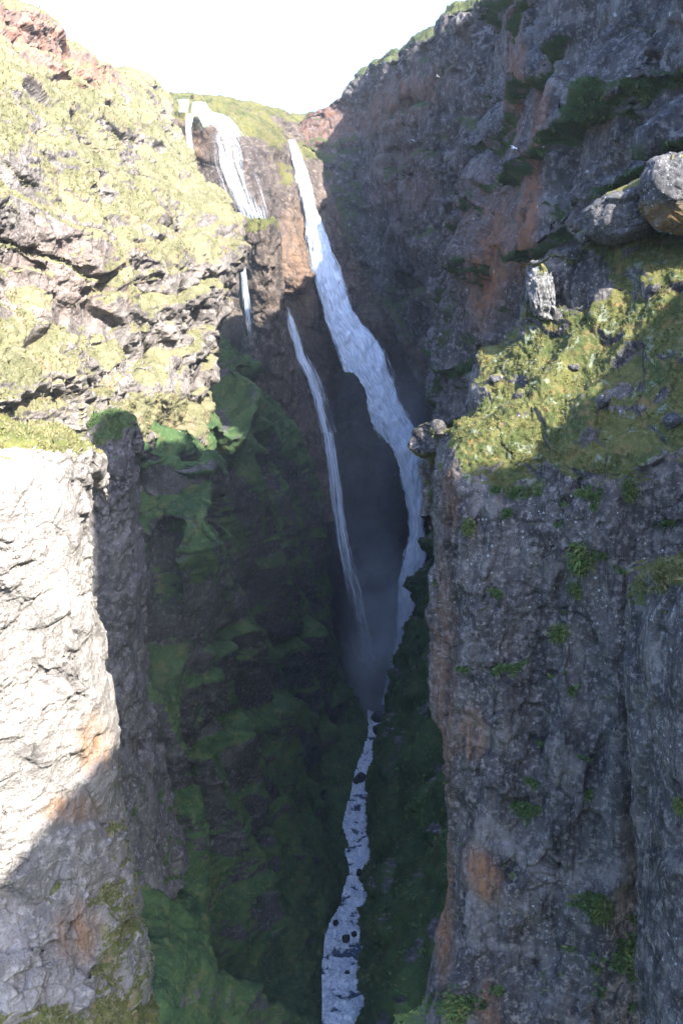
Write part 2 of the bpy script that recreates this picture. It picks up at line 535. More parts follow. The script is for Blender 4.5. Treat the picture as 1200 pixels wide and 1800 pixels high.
def head_ore(px, py, V):
    return 0.7 * blob(px, py, 520, 460, 35, 90) + 0.6 * blob(px, py, 340, 250, 30, 40) + 0.5 * blob(px, py, 340, 180, 70, 18)


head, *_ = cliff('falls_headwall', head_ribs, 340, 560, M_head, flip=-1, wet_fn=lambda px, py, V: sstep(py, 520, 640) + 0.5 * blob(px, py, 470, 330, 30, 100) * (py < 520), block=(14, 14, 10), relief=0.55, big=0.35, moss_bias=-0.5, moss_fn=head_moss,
                 ore_fn=head_ore, seed=100)
tag(head, 'brown rock headwall at the end of the gorge that the waterfalls run down', 'cliff', kind='structure')

# far right-hand wall: brown basalt in shade with the lit brow beside the falls
far_ribs = [
    [W(-8, 600, 88), (480, 218, 484), (495, 245, 478), (520, 300, 466), (570, 450, 434), (620, 560, 425), (680, 700, 418), (720, 860, 410), (700, 1240, 395)],
    [W(5, 600, 90), (520, 208, 484), (530, 240, 478), (550, 300, 466), (600, 450, 432), (650, 560, 419), (705, 700, 412), (735, 860, 402), (715, 1240, 390)],
    [W(15, 600, 92), (575, 182, 483), (580, 225, 477), (590, 300, 465), (628, 450, 430), (675, 560, 414), (725, 700, 406), (750, 860, 396), (730, 1240, 385)],
    [W(24, 600, 96), (630, 137, 480), (626, 215, 473), (622, 300, 460), (645, 450, 426), (695, 560, 411), (745, 700, 402), (768, 860, 390), (745, 1240, 380)],
    [W(40, 560, 98), (651, 118, 430), (650, 200, 428), (645, 300, 430), (662, 430, 423), (702, 540, 412), (755, 700, 400), (780, 860, 385), (760, 1240, 375)],
    [W(80, 560, 98), (700, 93, 392), (695, 200, 390), (688, 300, 392), (692, 420, 394), (715, 520, 394), (760, 690, 385), (790, 860, 372), (770, 1240, 365)],
    [W(120, 520, 98), (748, 52, 364), (740, 180, 360), (730, 300, 362), (726, 420, 370), (740, 520, 374), (770, 690, 365), (800, 860, 355), (790, 1240, 350)],
    [W(140, 480, 98), (785, 24, 345), (778, 160, 340), (770, 290, 340), (760, 420, 346), (765, 520, 350), (785, 690, 345), (815, 860, 338), (810, 1240, 335)],
    [W(150, 420, 95), (850, 4, 318), (838, 150, 312), (822, 290, 310), (806, 410, 320), (802, 520, 326), (815, 690, 326), (840, 860, 320), (830, 1240, 320)],
    [W(150, 370, 90), (905, -8, 300), (895, 150, 300), (880, 290, 300), (860, 410, 306), (850, 520, 312), (850, 690, 312), (870, 860, 310), (860, 1240, 310)],
]


def far_moss(px, py, V):
    m = -0.45 + 1.0 * blob(px, py, 740, 260, 80, 16, -22) + 1.0 * blob(px, py, 850, 190, 50, 16, -25) + 0.9 * blob(px, py, 780, 235, 60, 14, -28)
    m = m + 1.1 * blob(px, py, 720, 500, 45, 40) + 1.1 * blob(px, py, 700, 560, 70, 60) + 0.9 * blob(px, py, 640, 260, 40, 14) + 1.0 * blob(px, py, 545, 280, 30, 40)
    m = m + 0.9 * blob(px, py, 770, 440, 30, 50) - 1.2 * blob(px, py, 580, 200, 90, 40, -25)
    return m


def far_ore(px, py, V):
    return 0.8 * blob(px, py, 700, 180, 90, 40, -30) + 0.4 * blob(px, py, 700, 320, 60, 60) + 0.8 * blob(px, py, 560, 220, 70, 40) + 0.7 * (py > 600)


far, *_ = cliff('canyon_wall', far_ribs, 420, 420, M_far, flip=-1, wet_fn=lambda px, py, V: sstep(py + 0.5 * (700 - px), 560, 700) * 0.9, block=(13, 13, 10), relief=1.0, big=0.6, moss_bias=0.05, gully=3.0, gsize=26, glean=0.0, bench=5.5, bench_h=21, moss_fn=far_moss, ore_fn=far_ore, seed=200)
tag(far, 'distant brown cliff in shade right of the main waterfall with its brow in sun', 'cliff', kind='structure')

# middle right-hand wall: long cliff with green ledges, foot at the river
mid_ribs = [  # rim points above the view are set for the shadow they throw
    [W(140, 340, 80), W(100, 352, 78), W(98, 354, 60), W(95, 356, 40), W(92, 358, 15), W(88, 360, -10), W(84, 362, -35), W(80, 364, -60), W(75, 366, -85), W(70, 368, -110), W(60, 372, -150)],  # unseen closing rib, stops sun leaking in behind the wall
    [W(90, 330, 80), (930, -20, 325), (925, 60, 325), (915, 200, 325), (880, 400, 322), (830, 550, 322), (800, 700, 322), (790, 850, 325), (770, 1000, 330), (735, 1120, 345), (700, 1236, 362)],
    [W(90, 320, 80), (896, -6, 296), (893, 60, 292), (888, 150, 288), (852, 300, 282), (822, 450, 278), (778, 580, 277), (755, 690, 280), (762, 860, 287), (738, 980, 297), (690, 1236, 352)],
    [W(95, 290, 80), (925, -50, 262), (925, 60, 256), (915, 180, 252), (885, 320, 247), (858, 450, 244), (830, 580, 243), (800, 720, 246), (785, 860, 254), (765, 1000, 268), (668, 1318, 323)],
    [W(95, 240, 75), W(42, 225, 86), (985, 60, 219), (970, 180, 216), (945, 320, 212), (925, 450, 211), (895, 580, 211), (865, 720, 214), (830, 880, 222), (800, 1040, 236), (652, 1400, 294)],
    [W(95, 200, 62), W(44.5, 188, 84), (1060, 60, 182), (1050, 180, 179), (1030, 320, 176), (1005, 450, 176), (980, 580, 177), (950, 720, 180), (900, 900, 190), (830, 1120, 208), (648, 1520, 256)],
    [W(95, 160, 50), (1140, -14, 160), (1140, 60, 154), (1130, 180, 151), (1115, 320, 149), (1095, 450, 149), (1070, 580, 150), (1040, 720, 153), (960, 950, 165), (860, 1220, 186), (634, 1640, 226)],
    [W(95, 145, 55), W(44, 143, 51), (1215, 60, 136), (1205, 180, 132), (1190, 320, 130), (1175, 450, 130), (1150, 580, 132), (1110, 720, 136), (1020, 1000, 148), (870, 1320, 168), (630, 1720, 210)],
    [W(95, 125, shade_rim_z(125) - 4), W(XR, 125, shade_rim_z(125)), (1330, 60, 115), (1310, 180, 112), (1290, 320, 110), (1260, 450, 110), (1230, 580, 112), (1180, 760, 116), (1080, 1050, 128), (880, 1420, 150), (642, 1830, 191)],
    [W(95, 100, shade_rim_z(100) - 5), W(XR, 100, shade_rim_z(100)), (1540, 60, 92), (1500, 180, 90), (1460, 320, 90), (1420, 450, 90), (1380, 600, 92), (1300, 800, 96), (1150, 1150, 108), (900, 1550, 128), (650, 2000, 166)],
]

for _k in (1, 2, 3, 4):
    _r = mid_ribs[_k]
    mid_ribs[_k] = [p if p[0] == 'w' else (p[0] + 38 * float(sstep(np.float64(p[1]), 500, 760)) * (1 - float(sstep(np.float64(p[1]), 1050, 1300))), p[1], p[2]) for p in _r]



def skirt(ribs, dx):
    """carry the foot of a wall on down below the water"""
    out = []
    for r in ribs:
        x, y, z = pt(r[-1])
        out.append(list(r) + [W(x + dx, y, z - 14)])
    return out


mid_ribs = skirt(mid_ribs, 1.0)


def mid_moss(px, py, V):
    m = -0.35 + 1.1 * blob(px, py, 980, 190, 90, 30, -35) + 0.9 * blob(px, py, 1040, 150, 110, 28, 20) + 1.4 * blob(px, py, 1010, 345, 100, 28, -15)
    m = m + 1.1 * blob(px, py, 880, 290, 22, 60, 30) + 1.0 * blob(px, py, 845, 400, 18, 70, 15) + 1.5 * blob(px, py, 790, 620, 45, 120, 12) + 0.8 * blob(px, py, 1130, 70, 60, 30)
    m = m + 4.2 * sstep(py, 780, 900) - 0.6 * sstep(-py, -60, 10)
    return m * 1.0 + 0.5 * (m > 0.4)


def mid_ore(px, py, V):
    return 1.0 * blob(px, py, 945, 250, 14, 110, 5) + 1.0 * blob(px, py, 925, 400, 18, 70, 8) + 0.9 * blob(px, py, 860, 480, 24, 90, 10) + 0.8 * blob(px, py, 905, 130, 16, 110) + 0.4 * blob(px, py, 860, 420, 60, 120)


mid, *MIDD = cliff('canyon_wall', mid_ribs, 460, 640, M_mid, flip=-1, block=(9, 9, 9), relief=1.25, big=1.0, moss_bias=0.1, gully=3.0, gsize=20, glean=-0.2, bench=7.0, bench_h=17, moss_fn=mid_moss, ore_fn=mid_ore, seed=300)
tag(mid, 'tall shaded cliff with rust streaks and green ledges rising above the right bank', 'cliff', kind='structure')

# unseen rim right of the view, profile shaped to block and pass the sun
rr = []
for y in (104, 90, 78, 70, 68, 65.5, 61, 57, 51, 47, 44, 41, 37, 34, 27, 22, 18, 10, 0, -20, -50, -90):
    z = shade_rim_z(y)
    base = -60 + 0.5 * max(0, 100 - y)
    xf = max(XR - 4, 0.42 * y + 4)
    rr.append([W(160, y - 10, z - 8), W(70, y, z - 2), W(XR + 0.5, y, z), W(XR - 0.2, y, z - 3), W(XR - 1, y, z - 12), W(xf - 1, y, 8), W(xf - 3, y, -8), W(xf - 4, y, base)])
hill, *LLD = cliff('shading_hillside', rr, 240, 90, M_mid, flip=-1, block=(5, 5, 5), relief=0.35, big=0.15, seed=350)
tag(hill, 'unseen high rim of the right side of the gorge, shaped to cast its shade', 'cliff', kind='structure')

# upper left wall in full sun
ul_ribs = [
    [W(-200, 260, 60), (-150, -60, 190), (-150, 60, 170), (-150, 180, 152), (-150, 300, 142), (-150, 420, 134), (-150, 540, 128), (-150, 660, 124), (-150, 760, 122), (-150, 900, 122)],
    [W(-150, 300, 62), (0, -2, 215), (0, 90, 196), (0, 200, 172), (0, 310, 160), (0, 430, 152), (0, 550, 147), (0, 680, 137), (0, 760, 133), (0, 900, 133)],
    [W(-130, 330, 66), (85, 42, 250), (85, 110, 225), (88, 210, 198), (92, 320, 180), (100, 435, 170), (100, 555, 164), (110, 690, 154), (110, 765, 148), (110, 900, 148)],
    [W(-110, 380, 72), (160, 98, 285), (162, 150, 255), (168, 225, 225), (172, 330, 204), (180, 445, 190), (185, 565, 184), (205, 695, 176), (200, 775, 172), (200, 900, 176)],
    [W(-100, 420, 76), (215, 130, 318), (222, 175, 290), (238, 240, 256), (252, 340, 230), (262, 455, 213), (272, 575, 206), (292, 700, 198), (290, 780, 192), (290, 900, 195)],
    [W(-95, 450, 80), (275, 156, 355), (280, 200, 325), (295, 270, 290), (330, 360, 254), (338, 465, 234), (340, 580, 228), (352, 708, 216), (345, 790, 214), (345, 900, 216)],
    [W(-90, 460, 80), (300, 185, 370), (305, 225, 345), (335, 300, 306), (395, 362, 272), (396, 468, 246), (368, 582, 240), (352, 705, 228), (350, 800, 212), (350, 900, 208)],
    [W(-80, 460, 70), (306, 215, 378), (318, 245, 358), (345, 300, 322), (426, 385, 282), (424, 470, 256), (384, 585, 250), (368, 708, 238), (365, 810, 228), (365, 900, 225)],
    [W(-80, 460, 50), (300, 230, 400), (305, 260, 385), (330, 320, 355), (400, 405, 322), (400, 490, 300), (372, 610, 300), (360, 730, 290), (360, 830, 280), (360, 900, 270)],
]


def ul_moss(px, py, V):
    m = 0.25 - 1.4 * blob(px, py, 60, 70, 120, 55, 35) - 1.0 * blob(px, py, 210, 150, 60, 25, 30) + 0.9 * blob(px, py, 120, 150, 90, 35, 15)
    m = m - 0.9 * blob(px, py, 90, 450, 60, 60) - 0.9 * blob(px, py, 300, 660, 110, 28) - 0.7 * blob(px, py, 250, 270, 40, 22)
    m = m - 1.0 * blob(px, py, 375, 400, 45, 25) + 0.9 * blob(px, py, 220, 490, 110, 60) + 0.8 * blob(px, py, 370, 315, 60, 14, 35)
    m = m + 3.0 * blob(px, py, 310, 735, 130, 40) + 1.0 * blob(px, py, 30, 620, 70, 50) - 0.6 * blob(px, py, 340, 560, 40, 60)
    return m


def ul_ore(px, py, V):
    return 1.0 * blob(px, py, 70, 70, 140, 60, 30) + 0.9 * blob(px, py, 160, 145, 40, 30) + 0.3 * blob(px, py, 100, 480, 120, 80)


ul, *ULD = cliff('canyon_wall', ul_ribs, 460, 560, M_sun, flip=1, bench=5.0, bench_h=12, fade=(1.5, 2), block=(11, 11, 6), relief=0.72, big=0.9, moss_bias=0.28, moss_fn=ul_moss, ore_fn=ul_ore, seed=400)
tag(ul, 'sunlit left wall of yellow moss and broken ledges under a reddish crest', 'cliff', kind='structure')

# lower left wall: dark buttresses with green slopes, down to the river
ll_ribs = [
    [(400, 640, 400), (430, 660, 400), (470, 740, 398), (520, 820, 395), (550, 920, 390), (570, 1050, 385), (590, 1150, 380), (615, 1220, 375), (640, 1262, 368)],
    [(385, 560, 345), (405, 570, 328), (450, 640, 326), (520, 715, 326), (562, 800, 326), (586, 940, 330), (600, 1080, 335), (626, 1180, 343), (650, 1262, 354)],
    [(380, 575, 315), (395, 590, 300), (425, 660, 296), (490, 750, 296), (535, 850, 298), (560, 970, 304), (580, 1100, 312), (610, 1230, 322), (636, 1322, 323)],
    [(372, 620, 285), (385, 640, 266), (420, 710, 262), (455, 800, 258), (490, 900, 262), (520, 1010, 268), (548, 1140, 280), (590, 1290, 296), (618, 1395, 296)],
    [(365, 700, 250), (390, 705, 234), (430, 748, 226), (440, 830, 216), (455, 930, 222), (485, 1040, 228), (525, 1170, 240), (575, 1340, 262), (606, 1450, 280)],
    [(330, 700, 228), (350, 735, 208), (375, 775, 198), (395, 850, 186), (405, 950, 196), (435, 1060, 198), (475, 1200, 212), (550, 1400, 236), (612, 1510, 261)],
    [(290, 700, 212), (300, 745, 190), (315, 790, 178), (330, 870, 176), (345, 960, 170), (375, 1090, 176), (420, 1240, 190), (520, 1450, 215), (612, 1560, 248)],
    [(240, 710, 190), (255, 770, 170), (268, 830, 172), (278, 900, 170), (292, 1010, 172), (318, 1140, 170), (360, 1300, 168), (470, 1510, 196), (582, 1625, 231)],
    [(190, 720, 170), (200, 790, 155), (210, 860, 147), (225, 940, 145), (240, 1060, 141), (260, 1190, 146), (300, 1370, 150), (420, 1590, 175), (570, 1700, 215)],
    [(90, 740, 150), (100, 830, 140), (120, 900, 136), (150, 1000, 132), (180, 1140, 130), (205, 1290, 126), (240, 1480, 130), (370, 1680, 152), (570, 1800, 195)],
    [(-50, 760, 140), (-40, 850, 130), (0, 950, 126), (40, 1100, 122), (90, 1250, 118), (150, 1420, 114), (200, 1650, 112), (320, 1880, 125), (565, 2000, 166)],
]

ll_ribs = [r[:-1] + [(r[-1][0] + 7, r[-1][1], r[-1][2])] for r in ll_ribs]
for _k, _d in ((7, 8), (8, 20), (9, 24)):
    ll_ribs[_k] = [(x, y, d + _d * (1 - sstep(np.float64(y), 1300, 1650))) for (x, y, d) in ll_ribs[_k]]


ll_ribs = skirt(ll_ribs, -1.0)


def ll_moss(px, py, V):
    m = 0.25 + 2.8 * blob(px, py, 415, 670, 55, 110) + 0.9 * blob(px, py, 480, 720, 90, 60) + 0.8 * blob(px, py, 400, 760, 70, 40) + 0.7 * blob(px, py, 380, 940, 80, 50)
    m = m - 1.0 * blob(px, py, 385, 830, 45, 35) - 0.9 * blob(px, py, 280, 1000, 50, 110) - 0.9 * blob(px, py, 270, 1290, 60, 60) - 0.8 * blob(px, py, 310, 1490, 60, 40)
    return m


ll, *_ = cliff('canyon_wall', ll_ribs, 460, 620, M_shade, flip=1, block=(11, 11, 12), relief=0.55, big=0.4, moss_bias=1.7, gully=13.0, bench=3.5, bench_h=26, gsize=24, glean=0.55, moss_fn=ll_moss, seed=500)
tag(ll, 'deep shaded left wall of dark buttresses and green slopes down to the river', 'cliff', kind='structure')

# near left cliff: pale flat face, lit above, shaded at the foot
nl_ribs = [
    [W(-80, 130, 0), (-120, 760, 100), (-120, 800, 82), (-120, 900, 79), (-120, 1040, 78), (-120, 1200, 77), (-120, 1380, 76), (-120, 1560, 75), (-120, 1760, 72), (-120, 2000, 68)],
    [W(-60, 130, -10), (0, 752, 106), (0, 780, 86), (0, 900, 83), (0, 1040, 82), (0, 1200, 81), (0, 1380, 80), (0, 1560, 79), (0, 1760, 76), (0, 2000, 72)],
    [W(-45, 130, -15), (70, 756, 108), (70, 785, 89), (72, 900, 86), (75, 1040, 85), (80, 1200, 84), (85, 1380, 83), (90, 1560, 82), (95, 1740, 79), (100, 2000, 74)],
    [W(-35, 130, -18), (120, 768, 108), (120, 800, 91), (122, 900, 89), (128, 1040, 88), (140, 1200, 87), (145, 1380, 86), (155, 1560, 85), (165, 1740, 82), (170, 2000, 77)],
    [W(-28, 130, -20), (144, 785, 108), (150, 815, 94), (152, 900, 93), (160, 1040, 92), (188, 1190, 91), (198, 1330, 90), (212, 1500, 90), (238, 1700, 88), (250, 2000, 84)],
    [W(-28, 130, -25), (134, 800, 118), (138, 830, 112), (140, 920, 112), (146, 1060, 110), (176, 1200, 106), (198, 1370, 106), (232, 1560, 106), (262, 1760, 104), (290, 2000, 100)],
    [W(-32, 140, -25), (110, 820, 135), (115, 850, 135), (118, 950, 135), (125, 1070, 130), (150, 1230, 128), (180, 1400, 125), (220, 1600, 124), (260, 1800, 122), (300, 2000, 118)],
]


def nl_moss(px, py, V):
    m = -1.1 + 2.0 * sstep(-py, -800, -770) + 1.0 * blob(px, py, 165, 1150, 25, 60) + 1.9 * sstep(px + 0.10 * (py - 1200), 205, 232) * (py > 1180)
    m = m + 1.3 * blob(px, py, 60, 1570, 50, 28) + 1.1 * blob(px, py, 150, 1570, 50, 22) + 0.7 * blob(px, py, 15, 1290, 20, 60) + 2.0 * sstep(py, 1730, 1800)
    return m


def nl_ore(px, py, V):
    return 0.9 * blob(px, py, 165, 1310, 28, 50) + 0.9 * blob(px, py, 125, 1420, 45, 24) + 0.8 * blob(px, py, 140, 1640, 40, 50)


nl, *NLD = cliff('cliff', nl_ribs, 300, 640, M_pale, flip=1, block=(5, 5, 3.6), relief=0.65, big=0.4, bench=0.25, bench_h=5, moss_bias=-0.2, moss_fn=nl_moss, ore_fn=nl_ore, seed=600)
tag(nl, 'pale fractured cliff face at the left edge, sunlit above and shaded at its foot', 'cliff', kind='structure')


# ------------------------------------------------------------------ free-standing rock: pillar, knobs, buttresses
def tower(name, top, rings, n, mat, **kw):
    """closed column of rock; rings = (px_left, px_right, py, D_front, depth)"""
    ribs = []
    for k in range(n + 1):
        a = 2 * math.pi * k / n
        rib = [top]
        for (l, r, y, d, dp) in rings:
            c, s = math.cos(a), math.sin(a)
            c2 = abs(c) ** 0.75 * (1 if c > 0 else -1)
            s2 = abs(s) ** 0.75 * (1 if s > 0 else -1)
            x0, y0, z0 = P((l + r) / 2, y, d + dp / 2)
            hw = (P(r, y, d + dp / 2)[0] - P(l, y, d + dp / 2)[0]) / 2
            rib.append(W(x0 + hw * c2, d + dp / 2 + dp / 2 * s2, z0))
        ribs.append(rib)
    return cliff(name, ribs, kw.pop('nu'), kw.pop('nv'), mat, closed=True, **kw)


tx, ty, tz = P(196, 738, 165)
pillar, *PILD = tower('rock_pillar', W(tx, ty, tz), [(160, 232, 745, 162, 12), (148, 241, 775, 160, 15), (146, 242, 850, 159, 16), (150, 244, 1000, 158, 18), (156, 248, 1150, 157, 20),
                   (165, 262, 1300, 155, 22), (170, 290, 1420, 153, 26), (180, 320, 1560, 151, 30)], 14, M_pillar, nu=260, nv=420,
                   block=(5, 5, 6), relief=0.9, big=0.6, moss_bias=-0.4, seed=700, scales=(1, .4, .15),
                   moss_fn=lambda px, py, V: 1.1 * (1 - sstep(py, 755, 790)) - 0.3 + 0.8 * sstep(py, 1320, 1400) + 0.8 * blob(px, py, 190, 860, 20, 60))
tag(pillar, 'free standing shaded rock pillar with a rounded mossy top beside the pale left cliff', 'rock pillar')

tx, ty, tz = P(456, 384, 330)
knob, *_ = tower('rock_buttress', W(tx, ty, tz), [(430, 480, 388, 324, 14), (422, 488, 410, 322, 26), (424, 492, 470, 324, 36), (430, 502, 560, 330, 40), (430, 530, 660, 336, 44),
                 (430, 575, 760, 342, 44), (440, 600, 900, 346, 40)], 14, M_head, nu=220, nv=240,
                 block=(7, 7, 8), relief=0.7, big=0.5, moss_bias=-0.5, seed=720, scales=(1, .4, .15),
                 moss_fn=lambda px, py, V: 1.8 * (1 - sstep(py, 400, 440)) - 0.3 + 0.5 * sstep(py, 600, 680))
tag(knob, 'mossy topped rock buttress between the thin veil and the fan of the upper falls', 'rock buttress')

tx, ty, tz = P(612, 648, 372)
step1, *_ = tower('rock_buttress', W(tx, ty, tz), [(598, 630, 652, 366, 10), (585, 646, 690, 362, 18), (575, 654, 730, 360, 22), (572, 656, 764, 359, 24), (570, 690, 800, 358, 26), (570, 700, 900, 357, 28), (580, 700, 1100, 357, 28), (600, 690, 1260, 355, 26)],
                  12, M_wetrock, nu=160, nv=260, block=(7, 7, 7), relief=0.7, big=0.4, moss_bias=-1.2, seed=740, scales=(1, .4, .15))
tag(step1, 'upper dark wet rock step between the narrow stream and the main waterfall', 'rock buttress')
tx, ty, tz = P(682, 768, 372)
step2, *_ = tower('rock_buttress', W(tx, ty, tz), [(660, 694, 772, 364, 10), (640, 701, 800, 361, 18), (625, 716, 850, 359, 22), (615, 722, 910, 358, 24), (610, 712, 960, 357, 24), (610, 700, 1050, 356, 24), (615, 690, 1260, 354, 24)],
                  12, M_wetrock, nu=160, nv=220, block=(7, 7, 7), relief=0.6, big=0.4, moss_bias=-1.2, seed=760, scales=(1, .4, .15))
tag(step2, 'dark wet rock shoulder left of the lower plunge of the main waterfall', 'rock buttress')

# ------------------------------------------------------------------ near right cliff with its grassy ledge
fr_ribs = [
    [(800, 1000, 100), (790, 850, 98), (785, 790, 96), (782, 785, 95), (780, 790, 94), (778, 860, 94), (785, 1000, 94), (790, 1180, 93), (800, 1380, 92), (805, 1560, 92), (790, 1780, 90), (790, 2050, 88)],
    [(760, 900, 92), (757, 790, 88), (752, 758, 84), (750, 758, 82), (748, 762, 81), (744, 840, 79), (757, 1000, 77), (757, 1180, 76), (770, 1380, 75), (776, 1540, 74), (745, 1780, 71), (740, 2050, 69)],
    [(800, 900, 96), (815, 740, 92), (820, 700, 88), (812, 718, 84), (800, 738, 78), (795, 840, 74), (805, 1000, 72.5), (808, 1180, 71.5), (812, 1380, 70), (815, 1540, 69), (800, 1780, 67), (800, 2050, 65)],
    [(830, 900, 98), (832, 660, 94), (826, 612, 88), (838, 665, 84), (868, 768, 71), (870, 850, 68), (875, 1000, 67), (875, 1180, 66), (875, 1380, 65), (875, 1540, 64), (870, 1780, 62), (870, 2050, 60)],
    [(880, 900, 97), (890, 620, 92), (895, 572, 86), (905, 622, 80), (935, 795, 63), (940, 880, 61.5), (940, 1000, 61), (940, 1180, 60.5), (940, 1380, 59.5), (940, 1540, 58), (940, 1780, 56), (940, 2050, 55)],
    [(920, 900, 92), (925, 520, 84), (930, 448, 79), (935, 540, 76.5), (985, 812, 57.5), (990, 900, 56), (990, 1000, 55.5), (990, 1180, 55), (990, 1380, 54), (990, 1540, 53), (990, 1780, 51), (990, 2050, 50)],
    [(970, 900, 88), (968, 500, 80), (965, 442, 76), (970, 545, 73), (1030, 825, 54), (1035, 900, 52.5), (1035, 1000, 52), (1035, 1180, 52.5), (1035, 1380, 51), (1035, 1540, 50), (1035, 1780, 48), (1035, 2050, 47)],
    [(1010, 900, 86), (1020, 480, 78), (1025, 425, 73), (1030, 535, 69), (1075, 830, 50.5), (1080, 900, 49.5), (1085, 1000, 49), (1085, 1180, 48), (1085, 1380, 47), (1085, 1540, 46), (1085, 1780, 45), (1085, 2050, 44)],
    [(1060, 900, 82), (1070, 460, 74), (1080, 415, 69), (1085, 505, 64), (1125, 825, 47.5), (1130, 900, 47), (1130, 1000, 47), (1130, 1180, 46), (1130, 1380, 45), (1130, 1540, 44), (1130, 1780, 43), (1130, 2050, 42)],
    [(1140, 900, 76), (1150, 430, 68), (1150, 400, 62), (1150, 470, 58), (1170, 800, 44), (1175, 900, 43.5), (1175, 1000, 43), (1175, 1180, 42), (1175, 1380, 41), (1175, 1540, 40), (1175, 1780, 39), (1175, 2050, 38)],
    [(1220, 900, 70), (1240, 420, 62), (1240, 385, 56), (1240, 450, 52), (1240, 770, 40), (1245, 900, 39), (1245, 1000, 38.5), (1245, 1180, 38), (1245, 1380, 37), (1245, 1540, 36), (1245, 1780, 35), (1245, 2050, 34)],
    [(1340, 900, 66), (1350, 420, 60), (1350, 370, 54), (1350, 430, 48), (1350, 740, 37), (1350, 900, 36), (1350, 1000, 35.5), (1350, 1180, 35), (1350, 1380, 34), (1350, 1540, 33), (1350, 1780, 32), (1350, 2050, 31)],
]


_b = [94, 79, 78, 71, 63, 57.5, 54, 50.5, 47.5, 44, 40, 37]
_bn = [96, 82, 80, 77, 74.5, 73, 72, 71.5, 71, 70.5, 70, 68]
_s = [96, 84, 88, 88, 86, 79, 76, 73, 69, 62, 56, 54]
_sn = [99, 86, 88, 89, 88.5, 88, 87, 86, 86, 85, 84, 82]
for _k in range(len(fr_ribs)):
    fr_ribs[_k] = [(x, y, _bn[_k] + (d - _b[_k]) * (_sn[_k] - _bn[_k]) / (_s[_k] - _b[_k]) if d > _b[_k] else _bn[_k] - (_b[_k] - d)) for (x, y, d) in fr_ribs[_k]]


def fr_moss(px, py, V):
    m = -0.55 + 0.75 * (1 - sstep(py, 770, 850)) - 1.3 * blob(px, py, 985, 500, 75, 45) - 0.9 * blob(px, py, 1060, 690, 60, 35) - 0.8 * blob(px, py, 845, 660, 24, 40)
    m = m + 0.9 * blob(px, py, 800, 740, 50, 24, -20) + 1.0 * blob(px, py, 1130, 440, 90, 25) + 1.0 * blob(px, py, 1010, 580, 90, 25, -30)
    m = m + 0.9 * blob(px, py, 815, 930, 22, 90) + 1.2 * blob(px, py, 1030, 1000, 38, 45) + 1.0 * blob(px, py, 985, 1110, 28, 40) + 0.8 * blob(px, py, 1130, 1000, 40, 160)
    m = m + 0.9 * blob(px, py, 925, 1400, 30, 60) + 1.1 * blob(px, py, 1080, 1640, 60, 140) + 1.2 * blob(px, py, 790, 1780, 60, 40) + 0.7 * blob(px, py, 1100, 1250, 50, 30)
    m = m + 0.5 * blob(px, py, 760, 860, 14, 90)
    return m


def fr_ore(px, py, V):
    return (0.9 * blob(px, py, 850, 1540, 26, 50, -25) + 0.8 * blob(px, py, 780, 1600, 16, 120) + 0.6 * blob(px, py, 830, 1290, 24, 40) + 0.4 * blob(px, py, 780, 1200, 20, 200)
            + 0.5 * blob(px, py, 790, 880, 14, 60) + 0.6 * blob(px, py, 860, 1770, 20, 40))


def fr_lich(px, py, V):
    return np.clip(0.25 + 0.75 * (1 - sstep(py, 1000, 1250)) + blob(px, py, 905, 1310, 50, 60) + 0.6 * blob(px, py, 960, 1600, 60, 120), 0, 1)


fore, FV, FN, FM = cliff('cliff', fr_ribs, 420, 900, M_fore, flip=-1, gully=1.2, gsize=6.5, glean=0.05, lich_fn=fr_lich, block=(3.2, 3.2, 4.8), relief=0.85, big=0.6, moss_bias=0.0, moss_fn=fr_moss, ore_fn=fr_ore,
                         seed=800, scales=(1.0, 0.36, 0.13))
tag(fore, 'large near cliff of lichen spotted basalt with a mossy grassy ledge on top', 'cliff', kind='structure')

tx, ty, tz = P(1215, 1000, 58)
butt, *BUTD = tower('rock_buttress', W(tx, ty, tz), [(1185, 1260, 1012, 52, 8), (1150, 1300, 1060, 51, 12), (1134, 1330, 1110, 50.5, 13), (1130, 1340, 1250, 50, 13), (1138, 1350, 1400, 49.5, 13), (1142, 1360, 1600, 48.5, 13),
                 (1152, 1370, 1800, 47, 13), (1160, 1370, 2050, 46, 13)], 16, M_fore, nu=330, nv=420,
                 block=(3, 3, 3.8), relief=0.7, big=0.4, moss_bias=-0.5, seed=780, scales=(1, .4, .15),
                 moss_fn=lambda px, py, V: 1.3 * (1 - sstep(py, 1040, 1110)) - 0.4 + 0.9 * blob(px, py, 1190, 1420, 30, 40))
tag(butt, 'near rock buttress with a mossy top at the lower right edge', 'rock buttress')



def leaf_material(name, a, b, c):
    m = bpy.data.materials.new(name)
    m.use_nodes = True
    nt = m.node_tree
    bs = nt.nodes['Principled BSDF']
    at = nd(nt, 'ShaderNodeAttribute', attribute_name='tone').outputs['Fac']
    cc = mixc(nt, rampf(nt, at, 0.0, 0.5), a, b)
    cc = mixc(nt, rampf(nt, at, 0.55, 1.0), cc, c)
    nt.links.new(cc, bs.inputs['Base Color'])
    bs.inputs['Roughness'].default_value = 0.8
    bs.inputs['Specular IOR Level'].default_value = 0.2
    return m


